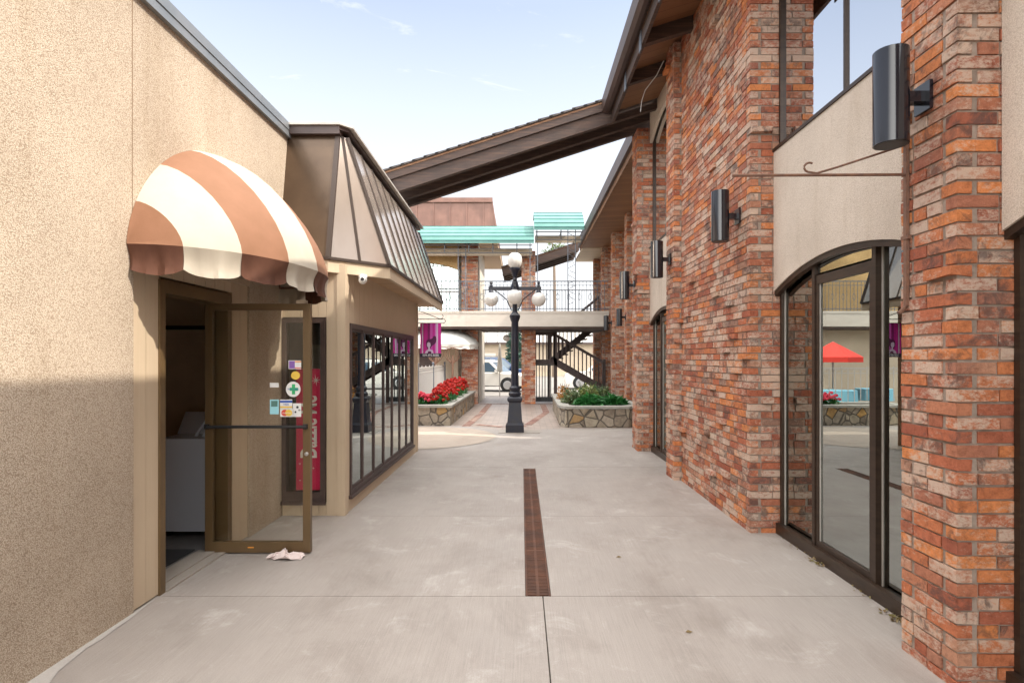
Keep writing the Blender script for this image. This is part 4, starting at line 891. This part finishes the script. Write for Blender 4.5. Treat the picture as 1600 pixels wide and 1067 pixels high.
def plant(name, label, cat, c, rx, ry, h, n, size, m, group, flower=None, nf=0, stem=True):
    r = thing(name, label, cat, c, group); b = MB(); leaves(b, c, rx, ry, h, n, size); b.build('foliage', M[m], r, tint=True)
    if stem:
        b = MB()
        for k in range(7):
            a = uni(0, 6.28); b.path([c, (c[0]+math.cos(a)*rx*.3, c[1]+math.sin(a)*ry*.3, c[2]+h*.5), (c[0]+math.cos(a)*rx*.6, c[1]+math.sin(a)*ry*.6, c[2]+h*.85)], .006, 4)
        b.build('stem', M['leaf_grey'], r)
    if flower:
        b = MB()
        for _ in range(nf):
            a = uni(0, 6.28); rr = math.sqrt(rnd()); q = Vector((c[0]+math.cos(a)*rr*rx, c[1]+math.sin(a)*rr*ry, c[2]+h*(1.05-.55*rr*rr)+uni(-.03, .06)))
            for k in range(16):
                d = Vector((uni(-1, 1), uni(-1, 1), uni(-.3, 1))).normalized(); o_ = q+d*.035; u = d.cross(Vector((rnd(), rnd(), rnd()))).normalized()*.02; w = d.cross(u).normalized()*.02
                b.add([o_-u-w, o_+u-w, o_+u+w, o_-u+w], [(0, 1, 2, 3)], (rnd(), 0, 0))
        b.build('blossom', M[flower], r, tint=True)
    return r
gz = .47
G = 'red geraniums in the left stone planter'
for i, (x, y, rr, h, fl_, lb) in enumerate([(-2.45, 14.5, .24, .26, 'petal_pink', 'sparse pink-red geranium at the front left of the planter'), (-2.12, 14.55, .27, .30, 'petal_red', 'low red geranium at the planter front corner'),
      (-2.05, 15.2, .36, .40, 'petal_red', 'first tall red geranium behind the planter front corner'), (-2.1, 16.0, .38, .44, 'petal_red', 'second tall red geranium along the planter'), (-2.05, 16.9, .38, .46, 'petal_red', 'third tall red geranium, in the middle of the planter'),
      (-2.1, 17.8, .36, .50, 'petal_red', 'fourth red geranium, in the farther half of the planter'), (-2.05, 18.7, .36, .50, 'petal_red', 'fifth red geranium, next to last toward the brick pier'), (-2.15, 19.6, .3, .42, 'petal_red', 'farthest red geranium beside the brick pier'), (-2.85, 14.55, .28, .26, 'petal_pink', 'leftmost pink geranium partly behind the shop corner')]):
    plant('geranium', lb, 'flowering plant', (x, y, gz), rr, rr*1.15, h, 260, .09, 'leaf', G, fl_, 42)
G = 'plants in the right stone planter'
plant('broadleaf_plant', 'low bright green broad-leaved plant at the front of the right planter', 'plant', (1.75, 14.35, gz), .48, .38, .30, 520, .17, 'leaf', G)
plant('broadleaf_plant', 'second low bright green broad-leaved plant nearer the brick wall', 'plant', (2.3, 14.5, gz), .38, .38, .26, 380, .17, 'leaf', G)
plant('shrub', 'grey-green shrub on the left of the right planter', 'shrub', (1.32, 14.85, gz), .36, .38, .50, 700, .075, 'leaf_grey', G)
plant('shrub', 'tall yellow-green flowering shrub in the middle of the right planter', 'shrub', (1.75, 15.3, gz), .42, .4, .66, 900, .075, 'leaf_yellow', G)
plant('shrub', 'dark leafy shrub at the back of the right planter', 'shrub', (2.2, 15.6, gz), .40, .4, .55, 700, .08, 'leaf_grey', G)
plant('shrub', 'orange-brown leafy shrub at the left rim of the right planter', 'shrub', (1.2, 16.2, gz), .26, .4, .55, 420, .08, 'leaf_orange', G)
plant('shrub', 'mid green shrub in the far part of the right planter', 'shrub', (2.0, 17.0, gz), .5, .5, .45, 600, .1, 'leaf', G)

# ------------------------------------------------------------------ COURTYARD LEFT: fence, trellises, umbrella, awning
FE = thing('patio_fence', 'ornamental wrought iron patio fence behind the red flowers', 'fence', (-2.75, 15, .0))
def fence_run(p, q, z0, z1, pitch, scroll=True):
    b = MB(); p = Vector(p); q = Vector(q); L_ = (q-p).length; d = (q-p)/L_; n = int(L_/pitch)
    b.bar(p+Vector((0, 0, z1)), q+Vector((0, 0, z1)), .03, .03); b.bar(p+Vector((0, 0, z0+.1)), q+Vector((0, 0, z0+.1)), .025, .025); b.bar(p+Vector((0, 0, z1-.13)), q+Vector((0, 0, z1-.13)), .02, .02)
    for i in range(n+1):
        c_ = p+d*L_*i/n; b.path([c_+Vector((0, 0, z0)), c_+Vector((0, 0, z1+(.06 if i % 4 == 0 else 0)))], .011, 5)
        if scroll and i < n:
            w = L_/n; b.path([c_+d*w*(.5-.5*math.cos(a))+Vector((0, 0, z1-.14+.0+.1*math.sin(a))) for a in [math.pi*k/8 for k in range(9)]], .006, 4)
    return b
fence_run((-2.75, 15.25, 0), (-2.75, 20.6, 0), .02, 1.38, .16).build('fence_panel', M['iron_pale'], FE)
fence_run((-5.6, 15.25, 0), (-2.75, 15.25, 0), .02, 1.38, .16).build('fence_panel', M['iron_pale'], FE)
b = MB()
for (x, y) in ((-2.75, 15.25), (-2.75, 17.9), (-2.75, 20.6), (-5.6, 15.25)): b.box(x-.03, x+.03, y-.03, y+.03, 0, 1.46); b.ball((x, y, 1.49), .04, 10, 6)
b.build('fence_post', M['iron_grey'], FE)
def umbrella(name, label, x, y, z, r, m, closed=False, grp=None):
    t_ = thing(name, label, 'umbrella', (x, y, 0), grp); b = MB(); b.path([(x, y, 0), (x, y, z+.35)], .022, 8); b.build('pole', M['iron_pale'], t_)
    b = MB()
    if closed: b.lathe([(.09, z-.9), (.13, z-.85), (.09, z-.3), (.03, z+.3), (.01, z+.34)], (x, y, 0), 10)
    else:
        n = 8; vs = [(x, y, z+.34)]+[(x+r*math.cos(k*2*math.pi/n), y+r*math.sin(k*2*math.pi/n), z-.12) for k in range(n)]+[(x+r*math.cos(k*2*math.pi/n), y+r*math.sin(k*2*math.pi/n), z-.27) for k in range(n)]
        b.add(vs, [(0, 1+k, 1+(k+1) % n) for k in range(n)]+[(1+k, 9+k, 9+(k+1) % n, 1+(k+1) % n) for k in range(n)])
    b.build('canopy', m, t_); return t_
umbrella('patio_umbrella', 'open red patio umbrella in the left courtyard, reflected in the right-hand glass door', -4.3, 17.0, 1.80, .8, M['red_canvas'])
umbrella('patio_umbrella', 'thin closed pale patio umbrella beyond the footbridge opening', -.95, 25.0, 1.95, .3, M['canvas_white'], closed=True)
for i, (x, y) in enumerate(((-4.1, 16.4), (-5.6, 17.2))):
    t_ = thing('patio_table', ['patio table under a light blue cloth by the fence', 'patio table under a light blue cloth farther from the fence'][i], 'table', (x, y, 0))
    b = MB(); b.lathe([(.52, .40), (.5, .70), (.5, .74), (.01, .745)], (x, y, 0), 20); b.build('tablecloth', M['blue_cloth'], t_); b = MB(); b.path([(x, y, 0), (x, y, .7)], .04); b.lathe([(.25, .0), (.25, .03)], (x, y, 0), 16); b.build('pedestal', M['iron_pale'], t_)
# ------------------------------------------------------------------ REAR LEFT BUILDING
RB = thing('rear_building', 'two-storey building with golden stucco and brick pier behind the footbridge', 'building', (-4, 21, 0))
b = MB(); b.box(-9, -2.3, 20.85, 21.0, 0, 2.7); b.build('ground_floor_wall', M['beige'], RB)
bpart('pier', RB, -2.17, -1.58, 20.8, 21.35, -.02, 6.3, sides='WS')
b = MB(); b.box(-2.05, -1.565, 21.36, 24.4, 0, 5.78); b.build('side_wall', M['plaster'], RB)
aa = arch(-4.9, -2.28, 4.85, 5.12); b = MB(); b.strip(aa, [(p[0], 6.3) for p in aa], 'y', 20.9, 21.05); b.box(-9, -4.9, 20.9, 21.05, 3.3, 6.3); b.build('stucco_panel', M['stucco_gold'], RB)
f = MB()
for k in range(17): f.box(-4.85+k*.16, -4.835+k*.16, 20.97, 20.99, 3.2, 5.2)
f.box(-4.9, -2.28, 20.97, 21.0, 4.05, 4.09); w = f.build('window', M['iron_pale'], RB); boxo('pane', M['glass'], w, -4.9, -2.28, 21.02, 21.03, 3.2, 5.2)
boxo('interior_wall', M['plaster'], RB, -9, -2.1, 22.5, 22.6, 0, 6)
boxo('soffit', M['soffit_tan'], RB, -9, -.88, 21.36, 26.9, 5.80, 5.95)
b = MB(); b.prism([(-9, 5.96), (-.86, 5.96), (-1.10, 7.55), (-9, 7.55)], 'y', 21.5, 27); b.build('parapet', M['roof_copper'], RB)
b = MB(); b.box(-9, -1.08, 21.42, 21.52, 7.45, 7.62)
k = -1.45
while k > -6: b.box(k, k+.04, 21.46, 21.498, 5.97, 7.44); k -= .62
b.bar((-.87, 21.48, 5.97), (-1.1, 21.48, 7.5), .05, .05); b.build('standing_seam', M['roof_copper'], RB)
for fx in (-3.7, -5.6): boxo('door', M['trim_dark'], RB, fx, fx+.6, 20.83, 20.86, 0, 2.1)
bpart('pier', RB, -3.55, -3.05, 20.5, 20.84, -.02, 2.6, sides='WS') if False else None
PA = thing('white_awning', 'white domed canvas awning under the left end of the footbridge', 'awning', (-2.9, 20.7, 2.1))
mB = Matrix.Translation((-2.95, 20.78, 0))
awning(PA, 0, 0, 2.12, 1.42, 1.25, .62, [M['canvas_white'], M['canvas_white']], .16, 8, mB, inner=M['iron_pale'])
for i, (x, y) in enumerate(((-2.9, 19.4), (-2.35, 19.6))):
    t_ = MB(); t_.path([(x, y, 0.45), (x, y, 1.75)], .03, 6)
    for s_ in (-1, 1):
        for r_ in (.12, .22, .3): t_.path([(x, y, 1.45), (x+s_*r_*.6, y, 1.6), (x+s_*r_, y, 1.75+.1*(1-r_*2)), (x+s_*r_*.8, y, 1.95), (x, y, 2.0)], .012, 4)
    t_.path([(x-.34, y, 2.02), (x+.34, y, 2.02)], .016, 4)
    tag(t_.build('iron_trellis', M['rust_iron']), ['left of two brown iron trellis posts under the white awning', 'right of two brown iron trellis posts beside the brick pier'][i], 'trellis')

# ------------------------------------------------------------------ FOOTBRIDGE
FB = thing('footbridge', 'pale upper walkway spanning the alley with iron railing', 'footbridge', (0, 20, 2.7))
b = MB(); b.box(-9, 3.01, 19.88, 19.97, 2.74, 3.27); b.build('fascia', M['bridge'], FB)
b = MB(); b.box(-9, 3.01, 19.86, 19.878, 3.20, 3.275); b.box(-9, 3.01, 19.868, 19.879, 2.74, 2.76)
for x in (-5.6, -2.6, -1.9, .1, 2.0): b.box(x-.006, x+.006, 19.872, 19.879, 2.761, 3.199)
b.build('trim', M['bridge'], FB)
b = MB(); b.box(-9, 3.01, 19.9, 20.79, 2.66, 2.738); b.box(-1.5, 3.01, 20.79, 22.6, 2.66, 2.738); b.build('underside', M['timber'], FB)
b = MB(); b.box(-9, 3.01, 19.98, 20.79, 3.1, 3.25); b.box(-1.5, 3.01, 20.79, 22.6, 3.1, 3.25); b.build('deck', M['concrete_bare'], FB)
b = MB(); x = -9
b.bar((-9, 19.95, 4.31), (3.01, 19.95, 4.31), .035, .035); b.bar((-9, 19.95, 4.17), (3.01, 19.95, 4.17), .02, .02); b.bar((-9, 19.95, 3.36), (3.01, 19.95, 3.36), .025, .025)
k = 0
while x < 3.0:
    b.box(x-.007, x+.007, 19.943, 19.957, 3.27, 4.31)
    if k % 3 == 1:
        for s_ in (-1, 1): b.path([(x, 19.95, 3.65), (x+s_*.05, 19.95, 3.72), (x+s_*.055, 19.95, 3.80), (x+s_*.015, 19.95, 3.87), (x, 19.95, 3.92)], .007, 4)
    x += .125; k += 1
b.build('railing', M['iron_grey'], FB)
b = MB(); x = -1.4
b.bar((-1.5, 22.55, 4.31), (3.01, 22.55, 4.31), .035, .035)
while x < 3.0: b.box(x-.007, x+.007, 22.543, 22.557, 3.27, 4.31); x += .125
b.build('railing', M['iron_grey'], FB)
bp = MB(); bricks(bp, 0.0, .5, 20.8, 21.3, 0, 5.52, sides='WS'); o = bp.build('brick_pier', BM, None, tint=True); tag(o, 'tall freestanding brick pier right of the lamp post', 'brick pier')
t_ = thing('pendant_globe', 'small white globe lamp hanging below the footbridge', 'pendant lamp', (-.56, 21, 2.66)); b = MB(); b.path([(-.56, 21, 2.66), (-.56, 21, 2.48)], .01); b.build('stem', M['black'], t_); b = MB(); b.ball((-.56, 21, 2.38), .12, 20, 12); b.build('globe', M['lamp_glass'], t_, smooth=True)
# second canopy beyond
canopy('second dark timber canopy sloping beyond the footbridge', 23.0, 25.6, -.78, 5.30, 2.3, 6.30, [(23.0, 23.1, .056, .30), (23.5, 23.6, .056, .26), (24.1, 24.2, .056, .26), (24.7, 24.8, .056, .26), (25.3, 25.4, .056, .26)])
bpart_ = MB(); bricks(bpart_, 0.02, .55, 23.2, 23.7, 0, 5.35, sides='WS'); tag(bpart_.build('brick_pier', BM, None, tint=True), 'brick pier under the second timber canopy, behind the footbridge', 'brick pier')
# ------------------------------------------------------------------ TEAL AWNINGS
def teal(label, x0, x1, zt, zb_, grp):
    r = thing('teal_awning', label, 'awning', ((x0+x1)/2, 19.9, zb_), grp); b = MB(); n = 4; y0, y1 = 19.45, 20.3
    for i in range(n):
        za = zb_+.1+(zt-zb_-.1)*i/n; zc = zb_+.1+(zt-zb_-.1)*(i+1)/n; ya = y0+(y1-y0)*(i/n)**1.5*.8; yc = y0+(y1-y0)*((i+1)/n)**1.5*.8
        b.prism([(ya, za), (ya+.04, za), (yc+.05, zc), (yc, zc)], 'x', x0, x1)
    b.prism([(y0, zb_), (y0+.02, zb_), (y0+.02, zb_+.1), (y0, zb_+.1)], 'x', x0, x1)
    b.box(x0, x1, y1-.1, y1+.9, zt-.02, zt)
    b.build('canvas', M['teal'], r); b = MB()
    for i in range(n+1):
        zc = zb_+.1+(zt-zb_-.1)*i/n; yc = y0+(y1-y0)*(i/n)**1.5*.8; b.path([(x0, yc-.006, zc), (x1, yc-.006, zc)], .014, 6)
    b.build('piping', M['teal_dark'], r); b = MB()
    for zz in (zb_-.04, zb_-.16, zb_-.30): b.bar((x0+.05, 19.6, zz), (x1-.05, 19.6, zz), .03, .03 if zz != zb_-.16 else .015)
    x = x0+.1; 
    while x < x1: b.bar((x, 19.6, zb_+.02), (x, 19.6, zb_-.30), .035, .035); b.bar((x, 19.6, zb_-.04), (x, 21.0, zb_-.04), .03, .03); x += .82
    b.build('frame', M['black'], r)
    b = MB(); b.box(x0+.05, x1-.05, 20.2, 20.24, zb_-.29, zb_-.05); b.build('signboard', M['beige'], r); return r
teal('long teal canvas awning over the left half of the footbridge', -6.0, .42, 6.25, 5.53, 'teal awnings over the footbridge')
teal('short raised teal canvas awning over the right half of the footbridge', .42, 2.12, 6.72, 5.98, 'teal awnings over the footbridge')
def iron_column(label, x, y, zt):
    r = thing('iron_column', label, 'column', (x, y, 3.27), 'slender iron columns holding the teal awnings'); b = MB()
    for dx in (-.13, .13):
        b.box(x+dx-.014, x+dx+.014, y-.014, y+.014, 3.28, zt)
    b.build('posts', M['iron_grey'], r); b = MB(); z = 3.5; s_ = 1
    while z < zt-.35:
        b.path([(x-.11*s_, y, z), (x+.05*s_, y, z+.06), (x+.1*s_, y, z+.17), (x, y, z+.22), (x-.1*s_, y, z+.28), (x-.05*s_, y, z+.36)], .01, 4); z += .36; s_ = -s_
    b.build('scrollwork', M['iron_grey'], r); return r
iron_column('slender iron column beneath the step between the teal awnings', .42, 19.8, 5.6); iron_column('slender iron column at the right end of the raised teal awning', 1.72, 19.8, 6.1); iron_column('slender iron column in front of the brick pier at left', -2.05, 19.8, 5.6)
# ------------------------------------------------------------------ STAIRCASE
ST = thing('timber_staircase', 'dark brown timber staircase zigzagging up beneath the footbridge', 'staircase', (1.8, 21.8, 0))
b = MB(); b.box(.5, 1.35, 21.4, 23.4, 1.42, 1.60); b.build('landing', M['trim_dark'], ST)
def stringer(y, xa_, za, xb_, zb2, m, nm='stringer'):
    b = MB(); b.prism([(xa_, za-.14), (xb_, zb2-.14), (xb_, zb2+.14), (xa_, za+.14)], 'y', y-.04, y+.04); b.build(nm, m, ST)
stringer(21.4, 1.2, 1.55, 3.0, .52, M['trim_dark']); stringer(22.3, 1.2, 1.55, 3.0, .52, M['trim_dark']); stringer(22.45, 1.15, 1.5, 3.0, 3.0, M['trim_dark']); stringer(23.35, 1.15, 1.5, 3.0, 3.0, M['trim_dark'])
def rail(y, xa_, za, xb_, zb2, h, pitch):
    b = MB(); b.prism([(xa_, za+h), (xb_, zb2+h), (xb_, zb2+h+.12), (xa_, za+h+.12)], 'y', y-.03, y+.03); n = int(abs(xb_-xa_)/pitch)
    for i in range(n+1):
        x = xa_+(xb_-xa_)*i/n; z = za+(zb2-za)*i/n; b.box(x-.022, x+.022, y-.06, y-.035, z-.05, z+h+.1)
    b.build('handrail', M['trim_dark'], ST)
rail(21.36, 1.2, 1.6, 3.0, .57, .88, .15); rail(22.42, 1.15, 1.6, 3.0, 3.1, .85, .15); rail(21.36, .52, 1.6, 1.2, 1.6, .9, .12)
b = MB(); 
for i in range(6): x = 1.35+i*.28; z = 1.42-i*.16; b.box(x, x+.3, 21.45, 22.25, z-.03, z+.02)
for i in range(9): x = 1.35+i*.19; z = 1.65+i*.15; b.box(x, x+.28, 22.5, 23.3, z-.03, z+.02)
b.build('tread', M['trim_dark'], ST)
b = MB(); b.box(1.2, 1.32, 21.36, 21.48, 0, 2.6); b.box(3.02, 3.12, 21.36, 21.46, 0, 1.6); b.box(1.05, 1.15, 23.3, 23.4, 0, 2.6); b.build('post', M['trim_dark'], ST)
GT = thing('picket_gate', 'dark picket gate below the stair landing beside the brick pier', 'gate', (.85, 21.35, 0)); b = MB(); b.box(.52, 1.18, 21.28, 21.34, .05, .22); b.box(.52, 1.18, 21.28, 21.34, 1.38, 1.42); b.build('rail', M['black'], GT); b = MB(); x = .55
while x < 1.18: b.box(x-.016, x+.016, 21.25, 21.28, .05, 1.42); x += .105
b.build('pickets', M['black'], GT)

# ------------------------------------------------------------------ CARS
def make_car(m, label):
    r = thing('parked_suv', label, 'car'); L_ = 4.7; hw = .93
    low = [(-2.35, .35), (-2.38, .75), (-2.30, 1.0), (-1.95, 1.05), (1.0, 1.02), (1.9, .98), (2.28, .88), (2.36, .6), (2.30, .33)]
    b = MB(); n = len(low); vs = []
    for yy, s_ in ((-hw, .96), (-hw+.06, 1), (hw-.06, 1), (hw, .96)):
        for (x, z) in low: vs.append((x*s_, yy, .35+(z-.35)*s_ if z > .4 else z))
    fs = [tuple(range(n)), tuple(range(4*n-1, 3*n-1, -1))]
    for q in range(3):
        for i in range(n): fs.append((q*n+i, (q+1)*n+i, (q+1)*n+(i+1) % n, q*n+(i+1) % n))
    b.add(vs, fs)
    gh = [(-2.2, 1.0), (-2.05, 1.62), (-1.7, 1.72), (.1, 1.72), (.4, 1.64), (1.15, 1.02)]; ng = len(gh); vs = []
    for yy, s_ in ((-hw+.03, 0), (-hw+.17, 1), (hw-.17, 1), (hw-.03, 0)): pass
    top = hw-.2
    for sg in (-1, 1):
        for (x, z) in gh: k = (z-1.0)/.72; vs.append((x, sg*((hw-.03)*(1-k)+top*k), z))
    fs = [tuple(range(ng)), tuple(range(2*ng-1, ng-1, -1))]+[(i, i+ng, (i+1) % ng+ng, (i+1) % ng) for i in range(ng)]; b.add(vs, fs)
    b.build('body', m, r)
    for sg in (-1, 1):
        for (xa_, xb_, xt0, xt1) in ((-2.0, -1.25, -1.9, -1.25), (-1.15, -.25, -1.15, -.25), (-.15, .92, -.15, .32)):
            g = MB(); f = lambda z: sg*((hw-.03)*(1-(z-1)/.72)+top*(z-1)/.72+.006)
            g.add([(xa_, f(1.06), 1.06), (xb_, f(1.06), 1.06), (xt1, f(1.58), 1.58), (xt0, f(1.58), 1.58)], [(0, 1, 2, 3)]); g.build('side_window', M['car_glass'], r)
    g = MB(); g.add([(1.12, -.78, 1.07), (1.12, .78, 1.07), (.46, .66, 1.61), (.46, -.66, 1.61)], [(0, 1, 2, 3)]); g.build('windscreen', M['car_glass'], r)
    for x in (-1.4, 1.42):
        for sg in (-1, 1):
            a = MB(); a.lathe([(.405, 0), (.405, .012)], (x, sg*.928-.006, .38), 24, axis='y'); a.build('wheel_arch', M['tyre'], r)
            t2 = MB(); t2.lathe([(.30, -.11), (.36, -.10), (.37, 0), (.36, .10), (.30, .11)], (x, sg*.87, .37), 28, axis='y'); w = t2.build('wheel', M['tyre'], r, smooth=True)
            t3 = MB(); t3.lathe([(.23, 0), (.21, .01*sg)], (x, sg*.99, .37), 20, axis='y'); t3.build('rim', M['rim'], w)
    for sg in (-1, 1):
        g = MB(); g.box(2.22, 2.335, sg*.72-.15, sg*.72+.15, .72, .84); g.build('headlight', M['rim'], r)
        g = MB(); g.box(.72, .92, sg*.97-.08, sg*.97+.08, 1.03, 1.18); g.build('mirror', m, r)
    g = MB(); g.box(2.28, 2.37, -.5, .5, .55, .8); g.build('grille', M['black'], r)
    g = MB(); g.box(-1.6, .0, -.6, -.56, 1.74, 1.79); g.box(-1.6, .0, .56, .6, 1.74, 1.79); g.build('roof_rack', M['iron_grey'], r)
    return r
c1 = make_car(M['car_white'], 'white parked suv seen through the opening beside the lamp post'); c1.location = (-1.9, 32.0, -.15); c1.rotation_euler = (0, 0, R(-14))
c2 = make_car(M['car_white'], 'white parked suv behind the picket gate and staircase'); c2.location = (4.9, 34, -.15); c2.rotation_euler = (0, 0, R(172))
c3 = make_car(M['car_blue'], 'dark blue vehicle roof showing behind the white suv'); c3.location = (-1.6, 38, -.10); c3.rotation_euler = (0, 0, R(8)); c3.scale = (1, 1, 1.06)
# ------------------------------------------------------------------ FAR STREET
FBd = thing('far_building', 'low beige building with pale seamed roof across the street', 'building', (0, 62, 0))
boxo('wall', M['beige'], FBd, -30, 26, 60, 70, -.16, 3.35)
b = MB(); b.prism([(59.2, 3.3), (70, 3.3), (70, 4.5), (60.2, 4.5)], 'x', -30.5, 26.5); b.build('roof', M['coping_pale'], FBd)
b = MB(); x = -30
while x < 26: b.bar((x, 59.15, 3.32), (x, 60.15, 4.52), .06, .06); x += 1.1
b.build('roof_seam', M['iron_grey'], FBd)
boxo('roof_soffit', M['trim_dark'], FBd, -30.5, 26.5, 59.15, 60, 3.1, 3.28)
for (x0, x1) in ((-4.0, -2.7), (-12, -9), (8, 11), (16, 18)): boxo('garage_door', M['plaster'], FBd, x0, x1, 59.95, 59.99, -.16, 2.2)
b = MB(); n = 60
vs = []
for i in range(n+1):
    for j in range(9):
        x = -400+800*i/n; y = 180+j*45; z = -.2+ (min(j, 5)/5)**1.2*(24+9*noise.noise(Vector((x*.006, 1.3, 0)))+3*noise.noise(Vector((x*.03, j*.5, 0))))
        vs.append((x, y, z))
b.add(vs, [(i*9+j, (i+1)*9+j, (i+1)*9+j+1, i*9+j+1) for i in range(n) for j in range(8)]); struct(b.build('hills', M['hill'], None, smooth=True))
def tree(name, label, x, y, h, r, trunk_h, m, n, size, conical=False, clumps=7, z0=-.16, tr=.18):
    t_ = thing(name, label, 'tree', (x, y, z0)); b = MB(); b.path([(x, y, z0), (x+.1, y, z0+trunk_h*.5), (x, y, z0+trunk_h), (x+.05, y, z0+h*.85)], [tr, tr*.8, tr*.6, tr*.15], 8)
    b2 = MB()
    for k in range(clumps):
        a = uni(0, 6.28); zz = z0+trunk_h+(h-trunk_h)*(k+.5)/clumps; rr = r*(1-(k/clumps)**1.2*.85) if conical else r*math.sin(math.pi*(.2+.7*k/clumps))
        ox, oy = (0, 0) if conical else (math.cos(a)*rr*.5, math.sin(a)*rr*.5)
        b.path([(x, y, zz-.6), (x+ox, y+oy, zz)], tr*.25, 5)
        leaves(b2, (x+ox, y+oy, zz), rr*.8, rr*.8, (h-trunk_h)/clumps*1.3, n//clumps, size, hemi=False)
    b.build('trunk', M['bark'], t_); b2.build('crown', M[m], t_, tint=True); return t_
tree('conifer_tree', 'blue-green conifer rising beside the lamp post across the street', -.6, 54, 6.1, 1.7, .9, 'conifer', 3000, .3, True, 9)
tree('street_tree', 'leafy green tree over the far building at left', -9, 75, 7, 3, 2.5, 'leaf_grey', 1800, .5)
tree('street_tree', 'leafy green tree over the far building behind the stairs', 5.5, 76, 7.2, 3, 2.5, 'leaf_grey', 1800, .5)
tree('tall_thin_tree', 'tall thin tree with sparse grey-green crown above the footbridge railing', 3.1, 55, 13.0, 1.05, 11.3, 'leaf_grey', 260, .32, False, 5, tr=.2)
# ------------------------------------------------------------------ small litter by the right doorway
for i, (x, y, n, s_) in enumerate(((2.37, 4.62, 34, .026), (2.35, 3.62, 44, .026), (2.37, 5.0, 12, .018), (2.37, 4.05, 14, .018))):
    b = MB()
    for _ in range(n):
        px_, py_ = x+random.gauss(0, .022), y+random.gauss(0, .07); d = Vector((uni(-1, 1), uni(-1, 1), uni(0, .7))).normalized()*s_; u = d.cross(Vector((0, 0, 1)))*.5
        b.add([(px_, py_, .006), (px_+d.x*.5+u.x, py_+d.y*.5+u.y, .008+d.z*.5), (px_+d.x, py_+d.y, .006+d.z), (px_+d.x*.5-u.x, py_+d.y*.5-u.y, .008+d.z*.5)], [(0, 1, 2, 3)], (rnd(), 0, 0))
    o = struct(b.build('leaf_litter', M['dry_leaf'], None, tint=True), 'stuff')
    tag(o, ['clump of dry yellow weeds at the door sill between mullions', 'clump of dry leaves at the sill nearest the front pilaster', 'few dry leaves at the far end of the glazed bay', 'thin scatter of dry leaves along the door sill'][i], 'leaf litter')
for (x, y, lb) in ((.98, 3.45, 'single brown dry leaf lying on the near concrete slab'), (.78, 4.75, 'tiny dark dry leaf on the concrete past the near joint')):
    b = MB(); b.add([(x, y, .004), (x+.02, y+.012, .012), (x+.045, y, .005), (x+.02, y-.012, .006)], [(0, 1, 2, 3)], (.3, 0, 0)); tag(b.build('dry_leaf', M['dry_leaf'], None, tint=True), lb, 'leaf')
